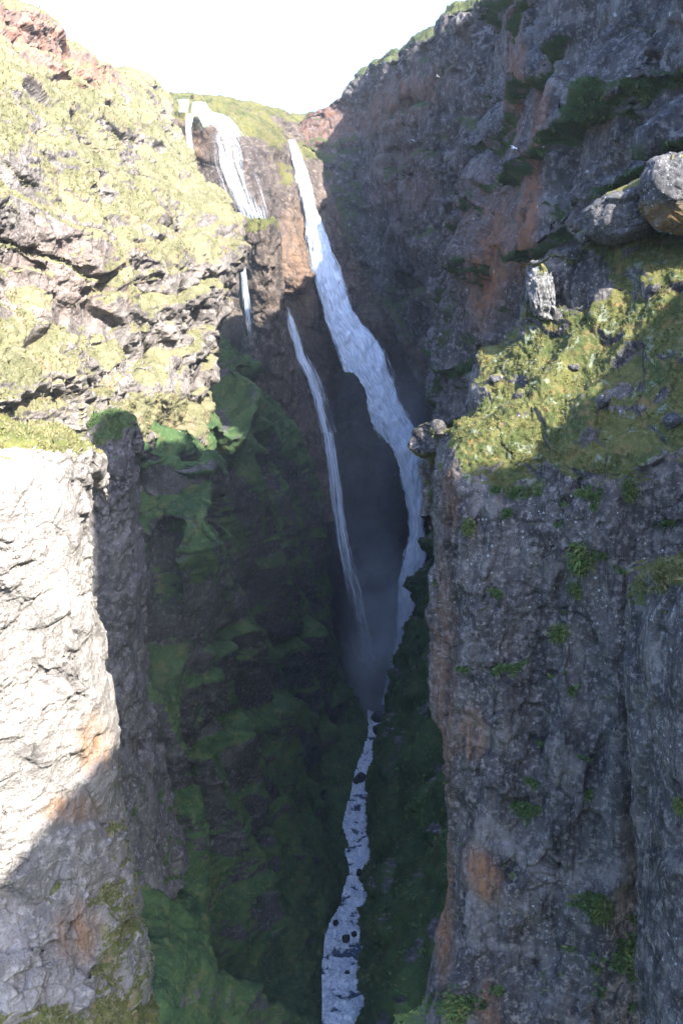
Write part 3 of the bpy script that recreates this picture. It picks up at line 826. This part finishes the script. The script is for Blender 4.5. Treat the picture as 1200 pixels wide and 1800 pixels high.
def tufts(name, parent, V, N, M, count, size, mat, seed, blades=6, box=(-20, 1220, -20, 1820), lo=0.55, label=None, up=0.8):
    """real blades and leaves in tufts on the mossy parts of a rock"""
    r = np.random.default_rng(seed)
    px, py = project(V)
    w = np.clip(M - lo, 0, 1) * ((px > box[0]) & (px < box[1]) & (py > box[2]) & (py < box[3]))
    w = w * sstep(fbm(V, size * 14, 2, seed), -0.3, 0.3)
    if w.sum() <= 0:
        return
    ids = r.choice(len(V), count, p=w / w.sum())
    base = np.repeat(V[ids], blades, 0) + r.normal(0, size * 0.35, (count * blades, 3))
    nn = np.repeat(N[ids], blades, 0)
    d = nn * 0.7 + r.normal(0, 0.55, nn.shape)
    d[:, 2] += up
    d /= np.linalg.norm(d, axis=1, keepdims=True)
    side = np.cross(d, r.normal(0, 1, nn.shape))
    side /= np.linalg.norm(side, axis=1, keepdims=True) + 1e-6
    L = size * np.exp(r.normal(0, 0.35, (len(base), 1)))
    wd = L * 0.16
    droop = np.array([0, 0, -0.25])
    p0 = base - side * wd - nn * size * 0.2
    p1 = base + side * wd - nn * size * 0.2
    p2 = base + d * L * 0.6 + side * wd * 0.8
    p3 = base + d * L * 0.95 + droop * L - side * wd * 0.2
    Vn = np.stack([p0, p1, p2, p3], 1).reshape(-1, 3)
    Fq = np.arange(len(Vn)).reshape(-1, 4)
    tone = np.repeat(np.clip(0.5 + 0.35 * fbm(V[ids], size * 10, 2, seed + 3) + r.normal(0, 0.22, count), 0, 1), blades * 4)
    o = mesh_from(name, Vn, Fq, mat, {'tone': tone}, smooth=False, parent=parent)
    tag(o, label, kind='stuff')
    return o


L_green = leaf_material('grass_leaves', (0.045, 0.080, 0.026), (0.085, 0.135, 0.042), (0.15, 0.175, 0.065))
L_ledge = leaf_material('ledge_grass', (0.055, 0.075, 0.022), (0.12, 0.12, 0.04), (0.21, 0.17, 0.08))
L_sun = leaf_material('dry_grass', (0.11, 0.115, 0.04), (0.19, 0.175, 0.075), (0.27, 0.23, 0.13))
tufts('grass', fore, FV, FN, FM, 7000, 0.12, L_ledge, 1, box=(740, 1220, 380, 900))
tufts('grass', fore, FV, FN, FM, 9000, 0.22, L_green, 2, box=(740, 1220, 860, 1820), lo=0.35, up=0.2)
tufts('grass', ll, *LLD, 70000, 0.8, L_green, 3, blades=5)
tufts('grass', mid, *MIDD, 30000, 0.5, L_green, 4, blades=5)
tufts('grass', ul, *ULD, 9000, 0.3, L_sun, 5, blades=5)
tufts('grass', pillar, *PILD, 1800, 0.35, L_green, 6, blades=5)
tufts('grass', butt, *BUTD, 4000, 0.16, L_ledge, 7, blades=5)
tufts('grass', nl, *NLD, 5000, 0.22, L_sun, 8, blades=5)

# ------------------------------------------------------------------ loose boulders on the ledge
def boulder(name, c, r, mat, seed, res=150, rot=0.0, moss_top=0.5, under=0.0, sub=1.0, box=0.8):
    u = np.linspace(0, 2 * math.pi, res + 1)[:-1]
    v = np.linspace(0.02, math.pi - 0.02, res * 2 // 3)
    U, Vv = np.meshgrid(u, v, indexing='ij')
    S = np.stack([np.sin(Vv) * np.cos(U), np.sin(Vv) * np.sin(U), np.cos(Vv)], -1).reshape(-1, 3)
    e = np.sign(S) * np.abs(S) ** box
    e /= np.maximum(np.linalg.norm(e, axis=1, keepdims=True), 1e-6) ** (0.6 if box > 0.6 else 0.25)
    f1, e1 = facet(S + seed, 0.85, seed, 0.5)
    f2, e2 = facet(S + seed, 0.30, seed + 1)
    rad = 1 + 0.10 * f1 + 0.16 * fbm(S + seed, 1.1, 2, seed + 2) + 0.035 * f2 * sub + 0.02 * fbm(S, 0.12, 3, seed + 5) - 0.03 * (1 - sstep(e2, 0, 0.08))
    Q = e * rad[:, None] * np.array(r)
    ca, sa = math.cos(rot), math.sin(rot)
    X = Q[:, 0] * ca - Q[:, 2] * sa
    Z = Q[:, 0] * sa + Q[:, 2] * ca
    Q = np.stack([X, Q[:, 1], Z], 1)
    nv = len(v)
    i = np.arange(res)[:, None]
    j = np.arange(nv - 1)[None, :]
    a = (i * nv + j).ravel()
    b = (((i + 1) % res) * nv + j).ravel()
    Fq = np.stack([a, a + 1, b + 1, b], 1)
    N = Q / np.array(r) ** 2
    N /= np.linalg.norm(N, axis=1, keepdims=True)
    moss = sstep(N[:, 2] + 0.5 * fbm(S, 0.5, 3, seed + 8), 1.0 - moss_top, 1.35 - moss_top)
    ore = under * sstep(-N[:, 2], 0.1, 0.6)
    o = mesh_from(name, Q, Fq, mat, {'moss': moss, 'ore': ore, 'lich': np.ones(len(Q)), 'joint': sstep(e2, 0, 0.06)})
    o.location = c
    return o


def bpx(l, r, t, b, D, depth=None):
    x, y, z = P((l + r) / 2, (t + b) / 2, D)
    w = (r - l) / 2 / F_PX * D
    h = (b - t) / 2 / F_PX * D
    return (x, y, z), (w, depth or w * 0.9, h)


c, r = bpx(1030, 1165, 318, 432, 84)
tag(boulder('boulder', c, (r[0] * 1.05, 2.2, r[2] * .8), M_boulder, 11, 190, rot=0.42, moss_top=0.25), 'long grey lichen covered boulder leaning below the round one on the grassy ledge', 'boulder')
c, r = bpx(1132, 1290, 268, 405, 81)
tag(boulder('boulder', c, (r[0], 2.4, r[2] * .93), M_boulder, 23, 190, rot=-0.25, moss_top=0.2, under=0.9), 'big round boulder with an ochre underside at the right edge', 'boulder')
c, r = bpx(1010, 1048, 395, 432, 86)
tag(boulder('boulder', c, (r[0], 0.8, r[2] * .7), M_boulder, 31, 80, rot=0.6, moss_top=0.6), 'small mossy boulder at the lower left tip of the long leaning boulder', 'boulder')
c, r = bpx(924, 976, 462, 572, 86)  # separate block standing in for the sunlit corner of the outcrop
tag(boulder('boulder', c, (r[0] * .85, 1.5, r[2] * .82), M_sunwhite, 48, 150, rot=0.22, moss_top=0.45, sub=3.5, box=0.62), 'upright lichened block at the tip of the ledge, whitened for the sun on it', 'boulder')

# ------------------------------------------------------------------ water
def water_material(name, thin=0.5, seed=0.0, su=14, sv=2.0, edge=0.16, col_a=(0.76, 0.83, 0.91)):
    m = bpy.data.materials.new(name)
    m.use_nodes = True
    nt = m.node_tree
    bsdf = nt.nodes['Principled BSDF']
    out = nt.nodes['Material Output']
    uv = nd(nt, 'ShaderNodeUVMap').outputs[0]
    n1 = noise_n(nt, scaled(nt, uv, (su, sv, 1)), 1.0, 5, 0.65, 0.35)
    n2 = noise_n(nt, scaled(nt, uv, (su * 2.6, sv * 2.6, 1)), 1.0, 4, 0.7, 0.4)
    ad = nd(nt, 'ShaderNodeAttribute', attribute_name='dens').outputs['Fac']
    s = math_n(nt, 'ADD', math_n(nt, 'MULTIPLY', math_n(nt, 'SUBTRACT', n1, 0.5), 3.4), math_n(nt, 'MULTIPLY', math_n(nt, 'SUBTRACT', n2, 0.5), 2.0))
    s = math_n(nt, 'ADD', s, math_n(nt, 'SUBTRACT', math_n(nt, 'MULTIPLY', ad, 2.0), 1.0))
    alpha = rampf(nt, s, -0.45, -0.45 + thin)
    c = mixc(nt, rampf(nt, n2, 0.35, 0.65), tuple(v * f for v, f in zip(col_a, (0.5, 0.58, 0.68))), col_a)
    nt.links.new(c, bsdf.inputs['Base Color'])
    bsdf.inputs['Roughness'].default_value = 0.6
    nt.links.new(alpha, bsdf.inputs['Alpha'])
    tr = nd(nt, 'ShaderNodeBsdfTranslucent')
    tr.inputs[0].default_value = (*col_a, 1)
    b = nd(nt, 'ShaderNodeBump')
    b.inputs['Strength'].default_value = 0.45
    b.inputs['Distance'].default_value = 0.8
    nt.links.new(s, b.inputs['Height'])
    nt.links.new(b.outputs[0], bsdf.inputs['Normal'])
    nt.links.new(bsdf.outputs[0], out.inputs[0])
    return m


M_fall = water_material('falling_water', 1.3, su=10, sv=1.8)
M_veil = water_material('thin_falling_water', 1.3, su=17, sv=0.9)


def fall(name, rows, nu, nv, mat, relief=0.6, seed=0, dens_fn=None, bulge=1.5):
    """rows: (px_left, px_right, py, D) from top to bottom -> a sheet of water bulging towards us"""
    A = np.array(rows, float)
    t = np.linspace(0, len(A) - 1, nv)
    L = np.array([np.interp(t, np.arange(len(A)), A[:, k]) for k in range(4)]).T
    u = np.linspace(0, 1, nu)
    pts = []
    for (l, r, y, d) in L:
        p0, p1 = np.array(P(l, y, d)), np.array(P(r, y, d))
        row = p0[None] + (p1 - p0)[None] * u[:, None]
        row[:, 1] -= bulge * np.sin(u * math.pi) * min(1.0, np.linalg.norm(p1 - p0) / 6)
        pts.append(row)
    G = np.array(pts)  # nv,nu,3
    V = G.reshape(-1, 3)
    wob = fbm(V, (2.5, 2.5, 6), 3, seed) * relief
    V = V + np.stack([0.5 * fbm(V, (3, 3, 7), 3, seed + 7) * relief, -wob, 0.3 * wob], 1)
    Uu = np.tile(u, nv)
    Vv = np.repeat(t / (len(A) - 1), nu)
    base = np.minimum(Uu, 1 - Uu) * 2
    dens = sstep(base, 0.0, 0.7)
    dens = dens * (0.35 + 0.65 * sstep(Vv, 0, 0.06))
    if dens_fn is not None:
        px, py = project(V)
        dens = dens_fn(dens, Uu, Vv, px, py)
    uv = np.stack([Uu * np.mean(A[:, 1] - A[:, 0]) / 40, Vv * (A[-1, 2] - A[0, 2]) / 100], 1)
    return mesh_from(name, V, grid_faces(nv, nu), mat, {'dens': dens}, uv=uv)


wf_main = fall('waterfall', [(502, 522, 246, 403), (509, 537, 280, 398), (519, 551, 330, 391), (532, 568, 385, 384), (532, 588, 430, 380), (544, 610, 490, 376), (558, 630, 545, 373), (569, 680, 600, 370),
                      (589, 700, 650, 368), (627, 712, 700, 367), (637, 740, 745, 366), (676, 750, 790, 364), (694, 753, 840, 363), (710, 752, 900, 362), (712, 753, 940, 361), (700, 754, 980, 360),
                      (693, 741, 1020, 359), (691, 737, 1070, 358), (690, 728, 1120, 357), (674, 710, 1180, 356), (663, 695, 1235, 355)], 70, 700, M_fall, relief=0.9, seed=5,
               dens_fn=lambda d, u, v, px, py: d * 1.55 - 0.02 - 0.3 * sstep(py, 1040, 1220), bulge=2.2)
tag(wf_main, 'main waterfall plunging in one broad white band down the back of the gorge', 'waterfall', kind='structure')
wf_spur = fall('waterfall', [(574, 584, 440, 380), (588, 602, 470, 379), (598, 608, 500, 378), (602, 612, 520, 377), (608, 614, 540, 376)], 16, 90, M_veil, relief=0.4, seed=15, dens_fn=lambda d, u, v, px, py: d * 0.6 + 0.1, bulge=0.3)
tag(wf_spur, 'small side strand splitting off the right edge of the main waterfall', 'waterfall', kind='structure')
wf_stream = fall('waterfall', [(494, 512, 540, 360), (500, 524, 570, 359), (504, 538, 600, 358), (508, 549, 630, 357), (531, 566, 665, 356), (544, 580, 700, 355), (558, 594, 760, 353), (570, 604, 830, 351), (578, 610, 900, 350),
                      (586, 622, 960, 349), (598, 638, 1020, 348), (610, 652, 1070, 347), (624, 664, 1120, 346), (632, 672, 1170, 345), (640, 678, 1215, 345)], 50, 520, M_veil, relief=0.6, seed=25,
                 dens_fn=lambda d, u, v, px, py: d * 0.7 + 0.0 + 0.2 * np.sin(u * 12 + v * 9) * (py < 760) + 0.04 - 0.48 * sstep(py, 880, 1200), bulge=1.0)
tag(wf_stream, 'narrow braided stream falling left of the main waterfall', 'waterfall', kind='structure')


def fan_dens(d, u, v, px, py):
    g = 0.10 + 0.34 * d + 0.3 * sstep(-v, -0.22, -0.05)
    g = g - 0.45 * blob(px, py, 346, 268, 22, 26) - 0.35 * blob(px, py, 372, 230, 12, 10) - 0.35 * sstep(py, 390, 470)
    g = g - 0.25 * blob(px, py, 440, 300, 10, 60, -12) + 0.15 * (py < 240)
    return g


wf_fan = fall('waterfall', [(338, 362, 180, 393), (336, 372, 196, 391), (342, 412, 206, 387), (350, 426, 222, 384), (356, 442, 240, 380), (360, 456, 262, 377), (362, 468, 290, 373), (372, 478, 320, 369), (390, 485, 355, 364),
                    (412, 490, 390, 360), (430, 493, 425, 357), (452, 494, 465, 355)], 130, 330, M_veil, relief=0.5, seed=35, dens_fn=fan_dens, bulge=2.0)
tag(wf_fan, 'wide fan of white strands spreading over the sunlit dome of the upper falls', 'waterfall', kind='structure')
wf_lip = fall('waterfall', [(309, 338, 174, 399), (311, 337, 184, 396), (310, 335, 197, 393)], 40, 50, M_veil, relief=0.2, seed=45, bulge=0.3, dens_fn=lambda d, u, v, px, py: d * 0.6 + 0.05)
tag(wf_lip, 'short cascade at the very top of the falls on the left', 'waterfall', kind='structure')
wf_left = fall('waterfall', [(324, 344, 200, 390), (324, 338, 225, 386), (326, 340, 250, 383), (332, 346, 278, 380)], 30, 80, M_veil, relief=0.2, seed=55, bulge=0.3, dens_fn=lambda d, u, v, px, py: d * 0.7 + 0.1)
tag(wf_left, 'side cascade left of the fan below the top of the falls', 'waterfall', kind='structure')
wf_thin = fall('waterfall', [(417, 428, 420, 318), (420, 434, 470, 319), (424, 440, 520, 320), (428, 446, 560, 321), (434, 452, 610, 322)], 20, 160, M_veil, relief=0.3, seed=65, bulge=0.4,
               dens_fn=lambda d, u, v, px, py: d * 0.6 + 0.12 - 0.4 * sstep(py, 540, 610))
tag(wf_thin, 'thin veil of water falling in the cleft beside the sunlit left wall', 'waterfall', kind='structure')

# river
RIV = [(1225, 664, 684), (1250, 650, 683), (1290, 652, 676), (1310, 646, 668), (1350, 630, 660), (1400, 619, 655), (1450, 606, 647), (1490, 609, 646), (1530, 619, 650), (1560, 610, 650), (1590, 600, 644), (1620, 584, 634),
       (1650, 576, 630), (1700, 570, 628), (1760, 571, 634), (1810, 570, 642), (1900, 560, 650), (2050, 550, 660)]
rv = np.array(RIV, float)


def river_D(py):
    b = (900 - py) / F_PX
    return 143.0 * (CT + b * ST) / -(-ST + b * CT)


nr, nc = 900, 90
t = np.linspace(0, len(rv) - 1, nr)
py_ = np.interp(t, np.arange(len(rv)), rv[:, 0])
D_ = river_D(py_)
order_l = np.interp(py_, rv[:, 0], rv[:, 1]) - 5
order_r = np.interp(py_, rv[:, 0], rv[:, 2]) + 7
RG = np.zeros((nr, nc, 3))
for k in range(nr):
    p0, p1 = np.array(P(order_l[k], py_[k], D_[k])), np.array(P(order_r[k], py_[k], D_[k]))
    RG[k] = p0 + (p1 - p0) * np.linspace(0, 1, nc)[:, None]
RV = RG.reshape(-1, 3)
steps, se = facet(RV * np.array([1, 1, 0]), (7, 5, 5), 900, 0.6)
turb = fbm(RV, (3.0, 2.2, 3), 4, 910, 0.6)
RV[:, 2] += 1.0 * steps + 0.9 * turb - 0.2
band = perlin(RV, (7.0, 2.6, 50.0), 940) + 0.5 * perlin(RV, (3.0, 1.3, 50.0), 941)
RV[:, 2] += 0.7 * band
foam = sstep(0.7 * turb + 0.3 * steps + 0.9 * band, -0.9, 0.0)
M_river = bpy.data.materials.new('river_foam')
M_river.use_nodes = True
nt = M_river.node_tree
bs = nt.nodes['Principled BSDF']
g = nd(nt, 'ShaderNodeNewGeometry').outputs['Position']
fa = nd(nt, 'ShaderNodeAttribute', attribute_name='foam').outputs['Fac']
nA = noise_n(nt, scaled(nt, g, (1, 0.8, 1)), 0.9, 6, 0.7, 0.8)
ff = math_n(nt, 'ADD', fa, math_n(nt, 'MULTIPLY', math_n(nt, 'SUBTRACT', nA, 0.5), 2.6))
fm = rampf(nt, ff, 0.25, 0.75)
nB = noise_n(nt, scaled(nt, g, (1, 0.35, 1)), 1.3, 3, 0.6, 1.2)
fc = mixc(nt, rampf(nt, nB, 0.40, 0.60), (0.48, 0.57, 0.68), (0.80, 0.84, 0.90))
nt.links.new(mixc(nt, fm, (0.05, 0.09, 0.15), fc), bs.inputs['Base Color'])
bb = nd(nt, 'ShaderNodeBump')
bb.inputs['Distance'].default_value = 1.0
nt.links.new(nB, bb.inputs['Height'])
nt.links.new(bb.outputs[0], bs.inputs['Normal'])
nt.links.new(rampf(nt, ff, 0.25, 0.75, 0.12, 0.7), bs.inputs['Roughness'])
river = mesh_from('river', RV, grid_faces(nr, nc), M_river, {'foam': foam})
tag(river, 'white water river running over rocks along the bottom of the gorge', 'river', kind='structure')

river_rocks = [(664, 1262, 11, 'dark rock in the river just below the foot of the falls'), (662, 1284, 9, 'rock at the left bank under the foot of the falls'), (635, 1368, 10, 'largest of the dark rocks in the upper river'),
               (626, 1372, 6, 'small rock touching the largest rock in the upper river'), (632, 1534, 6, 'dark rock in the foam of the middle river bend'), (608, 1650, 7, 'round dark rock in the wide foaming lower river'),
               (622, 1642, 5, 'small rock by the right bank of the lower river'), (610, 1711, 5, 'lone dark rock in the foam near the bottom of the photo'), (590, 1622, 5, 'rock at the left bank where the river widens'),
               (648, 1412, 5, 'rock by the right bank in the upper river')]
for k, (px, py, rp, lab) in enumerate(river_rocks):
    D = river_D(py) - 1
    x, y, z = P(px, py, D)
    r = rp / F_PX * D * 1.1
    tag(boulder('river_rock', (x, y, z), (r, r * 1.2, r * 0.9), M_wetrock, 60 + k, 36, moss_top=-1), lab, 'rock', 'rocks in the river')

# ground far beyond and below everything
def plane_sheet(name, z, x0, x1, y0, y1, mat):
    V = np.array([(x0, y0, z), (x1, y0, z), (x1, y1, z), (x0, y1, z)], float)
    return mesh_from(name, V, np.array([[0, 1, 2, 3]]), mat, {'moss': np.ones(4) * .6, 'ore': np.zeros(4), 'joint': np.ones(4)})


tag(plane_sheet('gorge_floor', -149, -300, 300, -100, 600, M_shade), 'dark floor of the gorge under the river', 'ground', kind='structure')

# ------------------------------------------------------------------ air
M_haze = bpy.data.materials.new('haze_air')
M_haze.use_nodes = True
nt = M_haze.node_tree
nt.nodes.clear()
vol = nd(nt, 'ShaderNodeVolumePrincipled')
vol.inputs['Color'].default_value = (0.72, 0.84, 1.0, 1)
vol.inputs['Density'].default_value = 0.00009
ou = nd(nt, 'ShaderNodeOutputMaterial')
nt.links.new(vol.outputs[0], ou.inputs['Volume'])
x0, x1, y0, y1, z0, z1 = -320, 320, -130, 620, -151, 125
hv = np.array([(x, y, z) for x in (x0, x1) for y in (y0, y1) for z in (z0, z1)], float)
haze = mesh_from('haze', hv, np.array([[0, 1, 3, 2], [4, 6, 7, 5], [0, 4, 5, 1], [2, 3, 7, 6], [0, 2, 6, 4], [1, 5, 7, 3]]), M_haze, smooth=False)
tag(haze, 'bluish spray and haze filling the air of the gorge', 'haze', kind='stuff')


def spray(name, c, r, dens, seed, label, rot=0.0):
    m = bpy.data.materials.new(name)
    m.use_nodes = True
    nt = m.node_tree
    nt.nodes.clear()
    tc = nd(nt, 'ShaderNodeTexCoord').outputs['Object']
    ln = nd(nt, 'ShaderNodeVectorMath', operation='LENGTH')
    nt.links.new(tc, ln.inputs[0])
    fall_ = rampf(nt, ln.outputs['Value'], 1.0, 0.15)
    nz = noise_n(nt, scaled(nt, tc, tuple(v / 14.0 for v in r)), 1.0, 3, 0.6)
    d = math_n(nt, 'MULTIPLY', math_n(nt, 'MULTIPLY', fall_, rampf(nt, nz, 0.3, 0.7, 0.25, 1.0)), dens)
    v = nd(nt, 'ShaderNodeVolumePrincipled')
    v.inputs['Color'].default_value = (0.84, 0.92, 1.0, 1)  # white spray tinted blue for the skylight on it
    nt.links.new(d, v.inputs['Density'])
    ou = nd(nt, 'ShaderNodeOutputMaterial')
    nt.links.new(v.outputs[0], ou.inputs['Volume'])
    bm = bmesh.new()
    bmesh.ops.create_icosphere(bm, subdivisions=3, radius=1.0)
    me = bpy.data.meshes.new(name)
    bm.to_mesh(me)
    bm.free()
    me.materials.append(m)
    o = bpy.data.objects.new(name, me)
    o.location = c
    o.scale = r
    o.rotation_euler = (0, rot, 0)
    col.objects.link(o)
    tag(o, label, 'spray', kind='stuff')


spray('water_spray', P(665, 1130, 352), (15, 14, 46), 0.11, 1, 'blue white spray rising from the foot of the main waterfall')
spray('water_spray', P(640, 900, 352), (16, 10, 52), 0.018, 2, 'thin veil of spray drifting between the two streams of the falls')
spray('water_spray', P(715, 745, 364), (12, 9, 26), 0.03, 3, 'spray blown off the widest part of the main waterfall')


# ------------------------------------------------------------------ plants rooted on the near cliff, loose stones, birds
def near_vertex(V, N, x, y):
    px, py = project(V)
    d = (px - x) ** 2 + (py - y) ** 2
    c = np.where(d < 60)[0]
    if len(c) == 0:
        c = np.array([int(np.argmin(d))])
    k = c[np.argmin(np.linalg.norm(V[c], axis=1))]
    return V[k].astype(float), N[k].astype(float)


L_fern = leaf_material('fern_leaves', (0.04, 0.075, 0.02), (0.09, 0.13, 0.035), (0.17, 0.16, 0.05))


def plant(x, y, V, N, r, n, label, seed, name='leafy_plant', mat=None):
    g = np.random.default_rng(seed)
    p, nn = near_vertex(V, N, x, y)
    vs, fs, tone = [], [], []
    lumps = g.normal(0, 0.8, (5, 3))
    for k in range(n * 4):
        d = nn * 0.9 + g.normal(0, 0.75, 3)
        d[2] += 0.25
        d /= np.linalg.norm(d)
        L = r * g.uniform(0.16, 0.42)
        side = np.cross(d, g.normal(0, 1, 3))
        side /= np.linalg.norm(side)
        w = L * g.uniform(0.10, 0.17)
        b0 = g.normal(0, 1, 3)
        b0 = b0 / np.linalg.norm(b0) * r * g.uniform(0.1, 0.75) * np.array([0.8, 0.8, 1.1]) + lumps[g.integers(0, 5)] * r * 0.24
        pts = [b0 - side * w * 0.25, b0 + side * w * 0.25, b0 + d * L * 0.55 + side * w, b0 + d * L + np.array([0, 0, -0.32 * L]), b0 + d * L * 0.55 - side * w]
        i0 = len(vs)
        vs += pts
        fs += [(i0, i0 + 1, i0 + 2, i0 + 4), (i0 + 2, i0 + 3, i0 + 4, i0 + 4)]
        tone += [g.uniform(0, 1)] * 5
    me = bpy.data.meshes.new(name)
    me.from_pydata([tuple(v) for v in vs], [], [tuple(dict.fromkeys(f)) for f in fs])
    a = me.attributes.new('tone', 'FLOAT', 'POINT')
    a.data.foreach_set('value', np.array(tone, np.float32))
    me.materials.append(mat or L_fern)
    o = bpy.data.objects.new(name, me)
    o.location = p
    col.objects.link(o)
    return tag(o, label, 'plant')


plant(1022, 985, FV, FN, 1.5, 420, 'largest leafy plant hanging on the middle of the near cliff face', 1)
plant(1010, 1040, FV, FN, 0.8, 200, 'smaller plant directly below the largest plant on the near cliff', 2)
plant(978, 1112, FV, FN, 0.9, 240, 'dark green plant beside the dark recess of the near cliff', 3)
plant(1188, 1418, BUTD[0], BUTD[1], 0.55, 220, 'green plant growing out of the near buttress at the right edge', 4)
plant(820, 920, FV, FN, 0.8, 200, 'plant in the upright cleft near the left edge of the near cliff', 5)
plant(1110, 855, FV, FN, 1.1, 260, 'bushy plant just under the grassy ledge toward its right end', 6)
plant(1065, 1600, FV, FN, 1.2, 300, 'plant above the wet mossy streak low on the near cliff', 7)
plant(800, 1770, FV, FN, 1.4, 320, 'green plant at the foot of the near cliff by the bottom of the photo', 8)

for k, (x, y, r_, lab) in enumerate([(1005, 640, 10, 'grey stone half sunk in the sunlit moss of the ledge'), (868, 660, 13, 'knobbly stone at the sunny left end of the ledge'), (1062, 700, 16, 'squat grey stone in the shaded part of the ledge'),
                                     (1180, 730, 20, 'rock at the right end of the ledge above the bushy plant'), (1150, 500, 12, 'stone below the round boulder on the upper grass'), (905, 690, 11, 'low stone in the lower sunlit patch of the ledge')]):
    p, nn = near_vertex(FV, FN, x, y)
    r0 = r_ / F_PX * p[1]
    tag(boulder('ledge_stone', tuple(p), (r0, r0, r0 * 0.7), M_boulder, 130 + k, 60, rot=0.2 * k, moss_top=0.4), lab, 'rock', 'stones on the grassy ledge')

M_bird = bpy.data.materials.new('white_feathers')
M_bird.use_nodes = True
M_bird.node_tree.nodes['Principled BSDF'].inputs['Base Color'].default_value = (0.8, 0.8, 0.8, 1)
M_bird.node_tree.nodes['Principled BSDF'].inputs['Roughness'].default_value = 0.8


def bird(px, py, D, span, heading, label):
    root = bpy.data.objects.new('seabird', None)
    root.empty_display_size = 0.2
    root.location = P(px, py, D)
    root.rotation_euler = (math.radians(25), math.radians(-8), heading)
    col.objects.link(root)
    tag(root, label, 'bird', 'white birds flying in the gorge')

    def part(name, bm):
        me = bpy.data.meshes.new(name)
        bm.to_mesh(me)
        bm.free()
        me.materials.append(M_bird)
        o = bpy.data.objects.new(name, me)
        o.parent = root
        col.objects.link(o)

    bm = bmesh.new()
    prev = None
    for (x, r) in [(-0.30, 0.01), (-0.2, 0.05), (0.0, 0.075), (0.15, 0.06), (0.24, 0.04), (0.30, 0.035), (0.36, 0.01)]:
        ring = [bm.verts.new((x * span, r * span * math.cos(a), r * span * math.sin(a))) for a in [q * math.pi / 4 for q in range(8)]]
        if prev:
            for q in range(8):
                bm.faces.new((prev[q], prev[(q + 1) % 8], ring[(q + 1) % 8], ring[q]))
        prev = ring
    part('body', bm)
    for sgn in (-1, 1):
        bm = bmesh.new()
        w = [(0.14, 0.03, 0.03), (-0.08, 0.03, 0.02), (-0.10, 0.26, 0.10), (0.10, 0.26, 0.11), (-0.10, 0.52, 0.05), (-0.04, 0.52, 0.055)]
        v = [bm.verts.new((a * span, sgn * b * span, c * span)) for a, b, c in w]
        v2 = [bm.verts.new((a * span, sgn * b * span, (c - 0.012) * span)) for a, b, c in w]
        for A in (v, v2):
            bm.faces.new((A[0], A[1], A[2], A[3]))
            bm.faces.new((A[3], A[2], A[4], A[5]))
        for a, b in ((0, 3), (3, 5), (5, 4), (4, 2), (2, 1)):
            bm.faces.new((v[a], v[b], v2[b], v2[a]))
        part('wing', bm)
    bm = bmesh.new()
    bm.faces.new([bm.verts.new((a * span, b * span, 0.003)) for a, b in ((-0.25, 0.03), (-0.25, -0.03), (-0.40, -0.07), (-0.40, 0.07))])
    part('tail', bm)


bird(903, 260, 130, 1.1, 0.6, 'white bird gliding before the rust streaked cliff')
bird(769, 134, 200, 1.0, 2.4, 'small white bird high before the far brown wall')
bird(726, 247, 240, 1.0, 1.2, 'tiny white bird in the hazy air above the main waterfall')
